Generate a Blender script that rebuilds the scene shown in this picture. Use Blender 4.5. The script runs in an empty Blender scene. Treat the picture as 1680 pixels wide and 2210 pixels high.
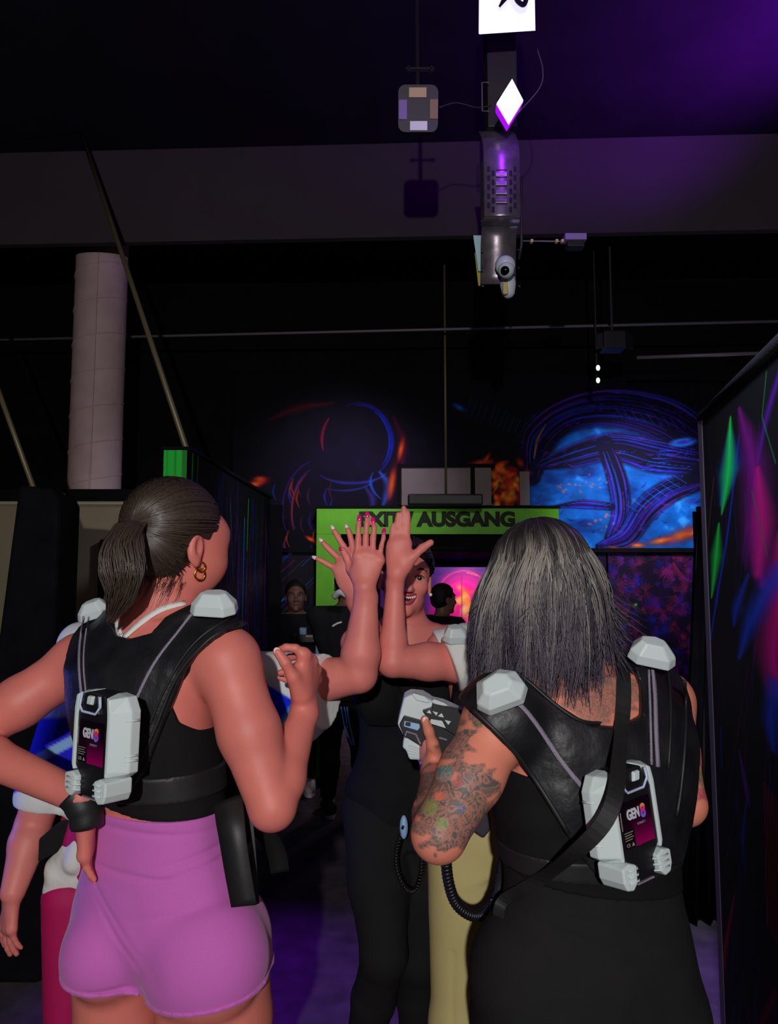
import bpy, math, random
import numpy as np
from mathutils import Vector, Matrix

# ------------------------------------------------------------------ camera, world, lights, exposure
SC = bpy.context.scene
CZ, F_PX, PITCH = 1.55, 1600.0, math.radians(5.2)
CT, ST = math.cos(PITCH), math.sin(PITCH)


def P(px, py, Y):
    """3-D point at depth Y (metres in front of the lens) seen at a given place of the photograph."""
    x, v = (px - 840) / F_PX, (1105 - py) / F_PX
    k = Y / (CT - v * ST)
    return np.array([x * k, Y, CZ + (ST + v * CT) * k])


def mm(Y):
    return Y / F_PX


cam_d = bpy.data.cameras.new('camera')
cam_d.sensor_fit = 'HORIZONTAL'
cam_d.sensor_width = 36
cam_d.lens = 36 * F_PX / 1680
cam_d.clip_start = 0.05
cam = bpy.data.objects.new('camera', cam_d)
SC.collection.objects.link(cam)
cam.location = (0, 0, CZ)
cam.rotation_euler = (math.radians(90) + PITCH, 0, 0)
SC.camera = cam

world = bpy.data.worlds.new('world')
SC.world = world
world.use_nodes = True
world.node_tree.nodes['Background'].inputs[0].default_value = (0.035, 0.028, 0.075, 1)
world.node_tree.nodes['Background'].inputs[1].default_value = 0.14

SC.view_settings.view_transform = 'Standard'
SC.view_settings.look = 'None'
SC.view_settings.gamma = 1
SC.view_settings.use_curve_mapping = False
SC.view_settings.exposure = 0.0


def lamp(kind, name, loc, color, energy, size=0.1, aim=None, spot=None, blend=0.3):
    d = bpy.data.lights.new(name, kind)
    d.color = color
    d.energy = energy
    if kind == 'AREA':
        d.size = size
    else:
        d.shadow_soft_size = size
    if kind == 'SPOT':
        d.spot_size = math.radians(spot)
        d.spot_blend = blend
    o = bpy.data.objects.new(name, d)
    o.location = loc
    if aim is not None:
        o.rotation_euler = (Vector(aim) - Vector(loc)).to_track_quat('-Z', 'Y').to_euler()
    SC.collection.objects.link(o)
    return o


# hard white work light behind and above the camera's left shoulder
lamp('SPOT', 'key_light', (-0.12, -1.75, 2.15), (1.0, 0.98, 0.96), 275, 0.03, aim=(0.1, 3.0, 1.7), spot=100, blend=0.5)
# ultraviolet / purple lamps of the hall
lamp('POINT', 'violet_lamp', tuple(P(1120, 215, 2.7)), (0.30, 0.02, 1.0), 3, 0.05)
lamp('SPOT', 'violet_ceiling_wash', (2.3, 3.35, 3.55), (0.32, 0.01, 1.0), 240, 0.1, aim=(1.75, 3.5, 4.32), spot=120, blend=1.0)
lamp('SPOT', 'violet_floor_wash', (-0.7, 3.3, 3.9), (0.26, 0.02, 1.0), 420, 0.12, aim=(-0.45, 2.75, 0), spot=30, blend=0.9)
lamp('SPOT', 'violet_floor_wash', (1.25, 3.3, 3.9), (0.26, 0.02, 1.0), 480, 0.12, aim=(1.12, 2.7, 0), spot=26, blend=0.9)
lamp('SPOT', 'violet_rim', (2.2, 3.6, 3.2), (0.42, 0.10, 1.0), 7, 0.12, aim=(0.2, 1.8, 1.3), spot=70, blend=0.6)
lamp('SPOT', 'blue_side', (-2.4, 2.15, 1.25), (0.10, 0.16, 1.0), 45, 0.1, aim=(-0.9, 2.0, 1.1), spot=34, blend=0.6)
lamp('SPOT', 'fill_light', (1.3, -1.6, 2.6), (1.0, 0.86, 0.86), 36, 0.5, aim=(0.2, 2.0, 1.2), spot=80, blend=0.8)  # added weak fill from the front right, not a lamp of the hall
# spots on the painted back wall, portal and right-hand partition
lamp('SPOT', 'mural_spot', (2.0, 5.0, 2.9), (0.80, 0.86, 1.0), 105, 0.06, aim=(2.0, 6.15, 2.15), spot=76, blend=1.0)
lamp('SPOT', 'mural_spot_dim', (-0.3, 4.7, 2.95), (0.8, 0.75, 1.0), 75, 0.06, aim=(-0.4, 6.15, 2.2), spot=78, blend=1.0)
lamp('POINT', 'portal_light', (1.1, 8.7, 2.0), (1.0, 0.72, 0.85), 60, 0.15)
lamp('POINT', 'passage_light', (2.6, 5.2, 2.2), (0.55, 0.5, 1.0), 6, 0.1)
lamp('SPOT', 'partition_fill', (0.5, 1.2, 2.9), (0.75, 0.8, 1.0), 230, 0.08, aim=(1.15, 2.2, 1.65), spot=52, blend=1.0)
lamp('SPOT', 'partition_fill', (0.3, 3.3, 2.9), (0.7, 0.75, 1.0), 60, 0.08, aim=(-0.88, 4.6, 1.75), spot=62, blend=1.0)  # added to brighten the left partition's streaks, no fixture there
lamp('SPOT', 'sign_spot', (0.2, 4.6, 3.2), (0.9, 1.0, 0.85), 4, 0.06, aim=(0.1, 6.0, 1.9), spot=60, blend=0.9)


# ------------------------------------------------------------------ helpers: materials
def srgb(c):
    return tuple(((x / 255) / 12.92 if x / 255 <= 0.04045 else ((x / 255 + 0.055) / 1.055) ** 2.4) for x in c)


def mat(name, c, rough=0.6, metal=0.0, var=0.0, vscale=30.0, bump=0.0, bscale=60.0, emit=None, estr=0.0,
        attr=None, sss=0.0, spec=0.5, stretch=None, coat=0.0, sheen=0.0):
    """procedural principled material; colours given as 0-255 sRGB"""
    m = bpy.data.materials.new(name)
    m.use_nodes = True
    nt = m.node_tree
    b = nt.nodes['Principled BSDF']
    col = srgb(c)
    b.inputs['Base Color'].default_value = (*col, 1)
    b.inputs['Roughness'].default_value = rough
    b.inputs['Metallic'].default_value = metal
    b.inputs['Specular IOR Level'].default_value = spec
    if coat:
        b.inputs['Coat Weight'].default_value = coat
    if sheen:
        b.inputs['Sheen Weight'].default_value = sheen
    if sss:
        b.inputs['Subsurface Weight'].default_value = sss
        b.inputs['Subsurface Radius'].default_value = (1.0, 0.35, 0.2)
        b.inputs['Subsurface Scale'].default_value = 0.008
    if emit:
        b.inputs['Emission Color'].default_value = (*srgb(emit), 1)
        b.inputs['Emission Strength'].default_value = estr
    tc = nt.nodes.new('ShaderNodeTexCoord')
    src = tc.outputs['Object']
    if stretch:
        mp = nt.nodes.new('ShaderNodeMapping')
        mp.inputs['Scale'].default_value = stretch
        nt.links.new(src, mp.inputs['Vector'])
        src = mp.outputs['Vector']
    base = None
    if attr:
        a = nt.nodes.new('ShaderNodeAttribute')
        a.attribute_name = attr
        base = a.outputs['Color']
        nt.links.new(base, b.inputs['Base Color'])
    if var:
        n = nt.nodes.new('ShaderNodeTexNoise')
        n.inputs['Scale'].default_value = vscale
        n.inputs['Detail'].default_value = 5
        nt.links.new(src, n.inputs['Vector'])
        mx = nt.nodes.new('ShaderNodeMix')
        mx.data_type = 'RGBA'
        mx.blend_type = 'MULTIPLY'
        mx.inputs['Factor'].default_value = 1.0
        cr = nt.nodes.new('ShaderNodeMapRange')
        cr.inputs['From Min'].default_value = 0.3
        cr.inputs['From Max'].default_value = 0.7
        cr.inputs['To Min'].default_value = 1 - var
        cr.inputs['To Max'].default_value = 1 + var * 0.6
        nt.links.new(n.outputs['Fac'], cr.inputs['Value'])
        if base is not None:
            nt.links.new(base, mx.inputs[6])
        else:
            mx.inputs[6].default_value = (*col, 1)
        nt.links.new(cr.outputs['Result'], mx.inputs[7])
        nt.links.new(mx.outputs[2], b.inputs['Base Color'])
    if bump:
        n2 = nt.nodes.new('ShaderNodeTexNoise')
        n2.inputs['Scale'].default_value = bscale
        n2.inputs['Detail'].default_value = 6
        nt.links.new(src, n2.inputs['Vector'])
        bp = nt.nodes.new('ShaderNodeBump')
        bp.inputs['Strength'].default_value = bump
        bp.inputs['Distance'].default_value = 0.01
        nt.links.new(n2.outputs['Fac'], bp.inputs['Height'])
        nt.links.new(bp.outputs['Normal'], b.inputs['Normal'])
    return m


# ------------------------------------------------------------------ helpers: objects
COL = SC.collection


def wloc(o):
    l = Vector((0, 0, 0))
    while o is not None:
        l += o.location
        o = o.parent
    return l


def tag(o, label=None, cat=None, group=None, kind=None):
    if label: o['label'] = label
    if cat: o['category'] = cat
    if group: o['group'] = group
    if kind: o['kind'] = kind
    return o


def thing(name, label, cat, loc=(0, 0, 0), group=None):
    o = bpy.data.objects.new(name, None)
    o.empty_display_size = 0.1
    o.location = [float(v) for v in loc]
    COL.objects.link(o)
    return tag(o, label, cat, group)


def mesh_obj(name, V, F, m, parent=None, smooth=False, bevel=0.0, attrs=None, org=None, label=None):
    """V world coordinates; F list of index tuples or (n,4)/(n,3) array"""
    V = np.asarray(V, dtype=np.float64).reshape(-1, 3)
    if parent is not None:
        o0 = np.array(wloc(parent))
        loc = np.zeros(3)
    else:
        o0 = np.array(org if org is not None else ((V.min(0) + V.max(0)) / 2 * [1, 1, 0] + [0, 0, V[:, 2].min()]))
        loc = o0
    W = (V - o0).astype(np.float32)
    me = bpy.data.meshes.new(name)
    if isinstance(F, np.ndarray):
        nf, k = F.shape
        me.vertices.add(len(W))
        me.vertices.foreach_set('co', W.ravel())
        me.loops.add(nf * k)
        me.loops.foreach_set('vertex_index', F.astype(np.int32).ravel())
        me.polygons.add(nf)
        me.polygons.foreach_set('loop_start', np.arange(0, nf * k, k, dtype=np.int32))
        me.update(calc_edges=True)
    else:
        me.from_pydata([tuple(map(float, v)) for v in W], [], [tuple(int(i) for i in f) for f in F])
    me.validate()
    if smooth:
        me.polygons.foreach_set('use_smooth', [True] * len(me.polygons))
    if attrs:
        for an, arr in attrs.items():
            a = me.attributes.new(an, 'FLOAT_COLOR', 'POINT')
            arr = np.asarray(arr, dtype=np.float32)
            if arr.shape[1] == 3:
                arr = np.concatenate([arr, np.ones((len(arr), 1), np.float32)], 1)
            a.data.foreach_set('color', arr.ravel())
    me.materials.append(m)
    o = bpy.data.objects.new(name, me)
    COL.objects.link(o)
    o.location = [float(v) for v in loc]
    if parent is not None:
        o.parent = parent
    if bevel:
        bm = o.modifiers.new('bevel', 'BEVEL')
        bm.width = bevel
        bm.segments = 2
        bm.limit_method = 'ANGLE'
    if label: o['label'] = label
    return o


def norm(v):
    v = np.asarray(v, float)
    return v / (np.linalg.norm(v) + 1e-12)


class MB:
    """collects solid shapes into one mesh"""
    def __init__(s):
        s.V, s.F, s.n = [], [], 0

    def add(s, V, F):
        V = np.asarray(V, float).reshape(-1, 3)
        s.V.append(V)
        s.F += [tuple(int(i) + s.n for i in f) for f in F]
        s.n += len(V)
        return s

    def box(s, c, size, ax=None):
        c = np.asarray(c, float)
        A = np.eye(3) if ax is None else np.asarray(ax, float)
        h = np.asarray(size, float) / 2
        V = [c + A[0] * h[0] * i + A[1] * h[1] * j + A[2] * h[2] * k for i in (-1, 1) for j in (-1, 1) for k in (-1, 1)]
        return s.add(V, [(0, 1, 3, 2), (4, 6, 7, 5), (0, 4, 5, 1), (2, 3, 7, 6), (0, 2, 6, 4), (1, 5, 7, 3)])

    def prism(s, pts, d, taper=1.0):
        """polygon (n,3) extruded by vector d"""
        pts = np.asarray(pts, float)
        n = len(pts)
        c = pts.mean(0)
        top = c + (pts - c) * taper + np.asarray(d, float)
        V = np.concatenate([pts, top])
        F = [tuple(range(n))[::-1], tuple(range(n, 2 * n))] + [(i, (i + 1) % n, n + (i + 1) % n, n + i) for i in range(n)]
        return s.add(V, F)

    def tube(s, pts, r, sides=8, cap=True, flat=None):
        """round (or flattened) tube along pts; r scalar or list"""
        pts = np.asarray(pts, float)
        n = len(pts)
        r = np.full(n, r) if np.isscalar(r) else np.asarray(r, float)
        t = np.gradient(pts, axis=0)
        t /= np.linalg.norm(t, axis=1)[:, None] + 1e-12
        up = np.array([0, 0, 1.0]) if abs(t[0][2]) < .9 else np.array([1.0, 0, 0])
        if flat is not None:
            up = norm(flat[0])
        V = []
        u = norm(up - t[0] * np.dot(up, t[0]))
        for i in range(n):
            if flat is not None:
                u = norm(up - t[i] * np.dot(up, t[i]))
            else:
                u = norm(u - t[i] * np.dot(u, t[i]))
            w = np.cross(t[i], u)
            for k in range(sides):
                a = 2 * math.pi * k / sides
                fu = flat[1] if flat is not None else 1
                V.append(pts[i] + r[i] * (math.cos(a) * u * fu + math.sin(a) * w))
        F = [(i * sides + k, i * sides + (k + 1) % sides, (i + 1) * sides + (k + 1) % sides, (i + 1) * sides + k)
             for i in range(n - 1) for k in range(sides)]
        if cap:
            F += [tuple(range(sides))[::-1], tuple((n - 1) * sides + k for k in range(sides))]
        return s.add(V, F)

    def ribbon(s, pts, wdir, width, thick):
        """flat strap: pts centre line, wdir width direction(s), rectangular section"""
        pts = np.asarray(pts, float)
        n = len(pts)
        t = np.gradient(pts, axis=0)
        W = np.asarray(wdir, float)
        if W.ndim == 1: W = np.tile(W, (n, 1))
        width = np.full(n, width) if np.isscalar(width) else np.asarray(width, float)
        V = []
        for i in range(n):
            w = norm(W[i] - norm(t[i]) * np.dot(W[i], norm(t[i])))
            q = norm(np.cross(t[i], w))
            for a, b in ((-1, -1), (1, -1), (1, 1), (-1, 1)):
                V.append(pts[i] + w * a * width[i] / 2 + q * b * thick / 2)
        F = [(i * 4 + k, i * 4 + (k + 1) % 4, (i + 1) * 4 + (k + 1) % 4, (i + 1) * 4 + k) for i in range(n - 1) for k in range(4)]
        F += [(3, 2, 1, 0), tuple((n - 1) * 4 + k for k in range(4))]
        return s.add(V, F)

    def ell(s, c, r, ax=None, nu=16, nv=10):
        A = np.eye(3) if ax is None else np.asarray(ax, float)
        V = [np.asarray(c) + A[2] * r[2]]
        for j in range(1, nv):
            th = math.pi * j / nv
            for i in range(nu):
                ph = 2 * math.pi * i / nu
                V.append(np.asarray(c) + A[0] * r[0] * math.sin(th) * math.cos(ph) + A[1] * r[1] * math.sin(th) * math.sin(ph) + A[2] * r[2] * math.cos(th))
        V.append(np.asarray(c) - A[2] * r[2])
        F = [(0, 1 + i, 1 + (i + 1) % nu) for i in range(nu)]
        for j in range(nv - 2):
            for i in range(nu):
                a, b = 1 + j * nu + i, 1 + j * nu + (i + 1) % nu
                F.append((a, a + nu, b + nu, b))
        last = len(V) - 1
        F += [(last, 1 + (nv - 2) * nu + (i + 1) % nu, 1 + (nv - 2) * nu + i) for i in range(nu)]
        return s.add(V, F)

    def build(s, name, m, parent=None, smooth=False, bevel=0.0, label=None):
        return mesh_obj(name, np.concatenate(s.V), s.F, m, parent, smooth, bevel, label=label)


def catmull(pts, n=8):
    pts = np.asarray(pts, float)
    p = np.concatenate([[2 * pts[0] - pts[1]], pts, [2 * pts[-1] - pts[-2]]])
    out = []
    for i in range(1, len(p) - 2):
        for k in range(n):
            t = k / n
            a, b, c, d = p[i - 1], p[i], p[i + 1], p[i + 2]
            out.append(0.5 * ((2 * b) + (c - a) * t + (2 * a - 5 * b + 4 * c - d) * t * t + (3 * b - a - 3 * c + d) * t ** 3))
    out.append(pts[-1])
    return np.array(out)


# ------------------------------------------------------------------ helpers: smooth solids from distance fields
class Prim:
    def __init__(s, lo, hi, fn, k, tag, sub=False):
        s.lo, s.hi, s.fn, s.k, s.tag, s.sub = np.asarray(lo, float), np.asarray(hi, float), fn, k, tag, sub


def cone(a, b, ra, rb, k=0.02, tag='', flat=None, sub=False):
    a, b = np.asarray(a, float), np.asarray(b, float)
    d = b - a
    L2 = float(d @ d) + 1e-12
    m = max(ra, rb)

    def fn(X, Y, Z):
        x, y, z = X - a[0], Y - a[1], Z - a[2]
        t = np.clip((x * d[0] + y * d[1] + z * d[2]) / L2, 0, 1)
        qx, qy, qz = x - t * d[0], y - t * d[1], z - t * d[2]
        l2 = qx * qx + qy * qy + qz * qz
        if flat is not None:
            n = flat[0]
            l2 = l2 + (1 / flat[1] ** 2 - 1) * (qx * n[0] + qy * n[1] + qz * n[2]) ** 2
        return np.sqrt(l2) - (ra + (rb - ra) * t)
    return Prim(np.minimum(a, b) - m, np.maximum(a, b) + m, fn, k, tag, sub)


def ell(c, r, ax=None, k=0.02, tag='', sub=False):
    c = np.asarray(c, float)
    A = np.eye(3) if ax is None else np.asarray(ax, float)
    ext = np.sqrt(sum((A[i] * r[i]) ** 2 for i in range(3)))

    def fn(X, Y, Z):
        x, y, z = X - c[0], Y - c[1], Z - c[2]
        u = [x * A[i][0] + y * A[i][1] + z * A[i][2] for i in range(3)]
        k0 = np.sqrt(sum((u[i] / r[i]) ** 2 for i in range(3)))
        k1 = np.sqrt(sum((u[i] / r[i] ** 2) ** 2 for i in range(3))) + 1e-9
        return k0 * (k0 - 1) / k1
    return Prim(c - ext, c + ext, fn, k, tag, sub)


def loft(rings, rv, fv, k=0.03, tag='', ex=2.2):
    """rings: (x, y, z, half width along rv, half depth along fv), any z order"""
    R = np.array(sorted(rings, key=lambda q: q[2]), float)
    zz = np.linspace(R[0, 2], R[-1, 2], 80)
    cols = [np.interp(zz, R[:, 2], R[:, i]) for i in (0, 1, 3, 4)]
    ker = np.array([1, 2, 3, 2, 1]) / 9
    cols = [np.convolve(np.pad(c_, 2, mode='edge'), ker, 'valid') for c_ in cols]
    m = max(R[:, 3].max(), R[:, 4].max())
    lo = [R[:, 0].min() - m, R[:, 1].min() - m, R[0, 2]]
    hi = [R[:, 0].max() + m, R[:, 1].max() + m, R[-1, 2]]

    def fn(X, Y, Z):
        zc = np.clip(Z, zz[0], zz[-1]).ravel()
        cx, cy, A, B = [np.interp(zc, zz, c_).reshape(Z.shape) for c_ in cols]
        u = np.abs((X - cx) * rv[0] + (Y - cy) * rv[1]) / A
        w = np.abs((X - cx) * fv[0] + (Y - cy) * fv[1]) / B
        e = (u ** ex + w ** ex + 1e-9) ** (1 / ex)
        g = np.sqrt((u / A) ** 2 + (w / B) ** 2) + 1e-6
        d = (e - 1) * np.maximum(e, .2) / np.maximum(g, 1e-3) if False else (e - 1) * e / g
        return np.maximum(d, np.maximum(zz[0] - Z, Z - zz[-1]))
    return Prim(lo, hi, fn, k, tag)


def smin(a, b, k):
    e = np.maximum(k - np.abs(a - b), 0) / k
    return np.minimum(a, b) - e * e * k * 0.25


def evaluate(prims, h, off=0.0, clip=(), box=None, disp=None, kmul=1.0):
    pads = 0.012 + 2.5 * h + max(off, 0)
    add = [p for p in prims if not p.sub]
    lo = np.min([p.lo for p in add], 0) - pads
    hi = np.max([p.hi for p in add], 0) + pads
    if box is not None:
        lo, hi = np.maximum(lo, box[0]), np.minimum(hi, box[1])
    n = np.ceil((hi - lo) / h).astype(int) + 1
    xs, ys, zs = [(lo[i] + h * np.arange(n[i])).astype(np.float32) for i in range(3)]
    F = np.full(n, 0.2, np.float32)
    for p in prims:
        pd = pads + p.k
        i0 = np.clip(np.floor((p.lo - pd - lo) / h).astype(int), 0, n)
        i1 = np.clip(np.ceil((p.hi + pd - lo) / h).astype(int) + 1, 0, n)
        if (i1 <= i0).any(): continue
        sl = tuple(slice(i0[i], i1[i]) for i in range(3))
        X, Y, Z = xs[sl[0]][:, None, None], ys[sl[1]][None, :, None], zs[sl[2]][None, None, :]
        d = p.fn(X, Y, Z).astype(np.float32)
        if p.sub:
            F[sl] = -smin(-F[sl], d + off, p.k)
        else:
            F[sl] = smin(F[sl], d - off, max(p.k * kmul, 1e-4))
    X, Y, Z = xs[:, None, None], ys[None, :, None], zs[None, None, :]
    if disp is not None:
        F += disp(X, Y, Z)
    for c in clip:
        F = np.maximum(F, c(X, Y, Z).astype(np.float32))
    F[[0, -1]] = 0.1; F[:, [0, -1]] = 0.1; F[:, :, [0, -1]] = 0.1
    return F, lo, h


def nets(F, lo, h):
    s = F < 0
    c = [s[i:F.shape[0] - 1 + i, j:F.shape[1] - 1 + j, k:F.shape[2] - 1 + k] for i in (0, 1) for j in (0, 1) for k in (0, 1)]
    anyv, allv = c[0].copy(), c[0].copy()
    for q in c[1:]:
        anyv |= q
        allv &= q
    act = anyv & ~allv
    idx = np.argwhere(act)
    vid = np.full(act.shape, -1, np.int32)
    vid[act] = np.arange(len(idx))
    offs = [(i, j, k) for i in (0, 1) for j in (0, 1) for k in (0, 1)]
    val = np.stack([F[idx[:, 0] + o[0], idx[:, 1] + o[1], idx[:, 2] + o[2]] for o in offs], 1).astype(np.float64)
    acc = np.zeros((len(idx), 3))
    cnt = np.zeros(len(idx))
    for a in range(8):
        for b in range(a + 1, 8):
            if sum(abs(offs[a][t] - offs[b][t]) for t in range(3)) != 1: continue
            va, vb = val[:, a], val[:, b]
            cr = (va < 0) != (vb < 0)
            t = np.where(cr, va / np.where(cr, va - vb, 1), 0)
            pt = np.array(offs[a]) + t[:, None] * (np.array(offs[b]) - np.array(offs[a]))
            acc += pt * cr[:, None]
            cnt += cr
    V = lo + h * (idx + acc / cnt[:, None])
    Q = []
    for ax in range(3):
        sa = s[tuple(slice(0, -1) if i == ax else slice(None) for i in range(3))]
        sb = s[tuple(slice(1, None) if i == ax else slice(None) for i in range(3))]
        e = np.argwhere(sa != sb)
        o1, o2 = [(1, 2), (2, 0), (0, 1)][ax]
        e = e[(e[:, o1] > 0) & (e[:, o2] > 0) & (e[:, o1] < F.shape[o1] - 1) & (e[:, o2] < F.shape[o2] - 1)]

        def cell(d1, d2):
            q = e.copy()
            q[:, o1] -= d1
            q[:, o2] -= d2
            return vid[q[:, 0], q[:, 1], q[:, 2]]
        q = np.stack([cell(1, 1), cell(0, 1), cell(0, 0), cell(1, 0)], 1)
        inside = sa[e[:, 0], e[:, 1], e[:, 2]]
        q[~inside] = q[~inside][:, ::-1]
        Q.append(q)
    Q = np.concatenate(Q)
    return V, Q[(Q >= 0).all(1)]


def relax(V, Q, it=1, lam=0.5):
    """light smoothing of the extracted quads"""
    E = np.concatenate([Q[:, [0, 1]], Q[:, [1, 2]], Q[:, [2, 3]], Q[:, [3, 0]]])
    for k in range(it * 2):
        f = lam if k % 2 == 0 else -lam * 1.04
        S = np.zeros_like(V)
        n = np.zeros(len(V))
        for a, b in ((0, 1), (1, 0)):
            for i in range(3):
                S[:, i] += np.bincount(E[:, a], V[E[:, b], i], len(V))
            n += np.bincount(E[:, a], minlength=len(V))
        V = V + f * (S / np.maximum(n, 1)[:, None] - V)
    return V


def solid(name, prims, m, parent, h=0.005, off=0.0, clip=(), box=None, disp=None, attrs=None, it=1, label=None, kmul=1.0):
    V, Q = nets(*evaluate(prims, h, off, clip, box, disp, kmul))
    V = relax(V, Q, it)
    at = {k: f(V) for k, f in attrs.items()} if attrs else None
    return mesh_obj(name, V, Q, m, parent, smooth=True, attrs=at, label=label)


def poly_sd(pts):
    """signed distance to a closed polygon in the x-z plane (negative inside)"""
    pts = np.asarray(pts, float)

    def fn(X, Y, Z):
        x, z = np.broadcast_arrays(X[:, 0, :], Z[:, 0, :]) if X.ndim == 3 else (X, Z)
        d = np.full(x.shape, 1e9)
        sgn = np.ones(x.shape)
        n = len(pts)
        j = n - 1
        for i in range(n):
            ex, ez = pts[j] - pts[i]
            wx, wz = x - pts[i][0], z - pts[i][1]
            t = np.clip((wx * ex + wz * ez) / (ex * ex + ez * ez + 1e-12), 0, 1)
            d = np.minimum(d, (wx - ex * t) ** 2 + (wz - ez * t) ** 2)
            c1, c2, c3 = z >= pts[i][1], z < pts[j][1], ex * wz > ez * wx
            sgn = np.where((c1 & c2 & c3) | (~c1 & ~c2 & ~c3), -sgn, sgn)
            j = i
        r = sgn * np.sqrt(d)
        return r[:, None, :] if X.ndim == 3 else r
    return fn


def pxpoly(pp, Y):
    return poly_sd([P(x, y, Y(x) if callable(Y) else Y)[[0, 2]] for x, y in pp])


def half(n, p):
    n, p = norm(n), np.asarray(p, float)
    return lambda X, Y, Z: (X - p[0]) * n[0] + (Y - p[1]) * n[1] + (Z - p[2]) * n[2]


# value noise in the plane for painting
def vnoise(u, v, seed, f=1.0, octv=4):
    rng = np.random.RandomState(seed)
    out = 0
    amp = 1.0
    tot = 0
    for o in range(octv):
        G = rng.rand(64, 64)
        x, y = u * f * 2 ** o, v * f * 2 ** o
        xi, yi = np.floor(x).astype(int), np.floor(y).astype(int)
        fx, fy = x - xi, y - yi
        fx, fy = fx * fx * (3 - 2 * fx), fy * fy * (3 - 2 * fy)
        g = lambda a, b: G[a % 64, b % 64]
        out = out + amp * (g(xi, yi) * (1 - fx) * (1 - fy) + g(xi + 1, yi) * fx * (1 - fy) + g(xi, yi + 1) * (1 - fx) * fy + g(xi + 1, yi + 1) * fx * fy)
        tot += amp
        amp *= 0.5
    return out / tot


class Canvas:
    """painted panel: flat rectangle in the place, coloured vertex by vertex"""
    def __init__(s, u0, u1, v0, v1, nu, nv, base):
        s.u = np.linspace(u0, u1, nu)[None, :] * np.ones((nv, 1))
        s.v = np.linspace(v0, v1, nv)[:, None] * np.ones((1, nu))
        s.C = np.ones((nv, nu, 3)) * np.array(base, float)

    def mix(s, col, a):
        a = np.clip(a, 0, 1)[..., None]
        s.C = s.C * (1 - a) + np.asarray(col, float) * a

    def stroke(s, pts, w, col, soft=0.5, alpha=1.0, smooth=True):
        pts = catmull(np.array([[p[0], p[1], 0] for p in pts]), 5)[:, :2] if smooth and len(pts) > 2 else np.array(pts, float)
        n = len(pts)
        ws = np.interp(np.linspace(0, 1, n), np.linspace(0, 1, len(w)), w) if not np.isscalar(w) else np.full(n, float(w))
        wm = ws.max() * 1.05
        ju = np.where((s.u[0] >= pts[:, 0].min() - wm) & (s.u[0] <= pts[:, 0].max() + wm))[0]
        jv = np.where((s.v[:, 0] >= pts[:, 1].min() - wm) & (s.v[:, 0] <= pts[:, 1].max() + wm))[0]
        if not len(ju) or not len(jv): return
        sl = (slice(jv[0], jv[-1] + 1), slice(ju[0], ju[-1] + 1))
        su, sv = s.u[sl], s.v[sl]
        best = np.full(su.shape, -9.0)
        for i in range(n - 1):
            a, b = pts[i], pts[i + 1]
            d = b - a
            t = np.clip(((su - a[0]) * d[0] + (sv - a[1]) * d[1]) / (d @ d + 1e-9), 0, 1)
            r = np.hypot(su - a[0] - t * d[0], sv - a[1] - t * d[1])
            best = np.maximum(best, 1 - r / (ws[i] + (ws[i + 1] - ws[i]) * t + 1e-6))
        a = (np.clip(best / soft, 0, 1) * alpha)[..., None]
        s.C[sl] = s.C[sl] * (1 - a) + np.asarray(col, float) * a

    def blob(s, c, r, col, ang=0, soft=0.6, alpha=1.0):
        ca, sa = math.cos(ang), math.sin(ang)
        x, y = s.u - c[0], s.v - c[1]
        q = np.hypot((x * ca + y * sa) / r[0], (-x * sa + y * ca) / r[1])
        s.mix(col, np.clip((1 - q) / soft, 0, 1) * alpha)

    def obj(s, name, fn, m, parent=None, thick=None, label=None):
        """fn(u, v) -> 3-D point arrays"""
        nv, nu = s.u.shape
        V = fn(s.u.ravel(), s.v.ravel())
        i = np.arange(nv - 1)[:, None] * nu + np.arange(nu - 1)[None, :]
        i = i.ravel()
        Q = np.stack([i, i + nu, i + nu + 1, i + 1], 1)
        c = np.clip(s.C.reshape(-1, 3), 0, 255) / 255
        lin = np.where(c <= 0.04045, c / 12.92, ((c + 0.055) / 1.055) ** 2.4)
        if thick is not None:
            W = V + np.asarray(thick, float)
            per = np.concatenate([np.arange(nu), np.arange(1, nv) * nu + nu - 1, (nv - 1) * nu + np.arange(nu - 2, -1, -1), np.arange(nv - 2, 0, -1) * nu])
            n = len(V)
            nx = np.roll(per, -1)
            side = np.stack([per, nx, nx + n, per + n], 1)
            Q = np.concatenate([Q, Q[:, ::-1] + n, side])
            V = np.concatenate([V, W])
            lin = np.concatenate([lin, lin * 0 + 0.004])
        return mesh_obj(name, V, Q, m, parent, attrs={'paint': lin}, label=label)
# ------------------------------------------------------------------ materials
M = {}
M['carpet'] = mat('dark_carpet', (92, 84, 88), 0.95, var=0.35, vscale=9, bump=0.5, bscale=400, spec=0.1)
M['ceil'] = mat('black_ceiling_paint', (28, 26, 32), 0.95, var=0.2, vscale=3, spec=0.1)
M['beam'] = mat('dark_bulkhead_paint', (66, 58, 62), 0.9, var=0.08, vscale=2, bump=0.2, bscale=90, spec=0.15)
M['black'] = mat('black_panel', (13, 12, 15), 0.8, var=0.2, vscale=8, spec=0.12)
M['blackcloth'] = mat('black_curtain_cloth', (20, 19, 23), 0.95, var=0.3, vscale=12, bump=0.3, bscale=150, spec=0.1)
M['beige'] = mat('beige_board', (150, 136, 108), 0.8, var=0.06, vscale=6, spec=0.2)
M['beigetrim'] = mat('pale_trim', (176, 164, 140), 0.6, spec=0.3)
M['greybox'] = mat('grey_board', (120, 106, 104), 0.8, var=0.1, vscale=9)
M['duct'] = mat('painted_duct', (196, 166, 164), 0.62, var=0.12, vscale=7, bump=0.25, bscale=30)
M['rod'] = mat('brass_rod', (112, 102, 74), 0.45, 0.3)
M['darkrod'] = mat('dark_rod', (60, 56, 60), 0.5, 0.3)
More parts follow.
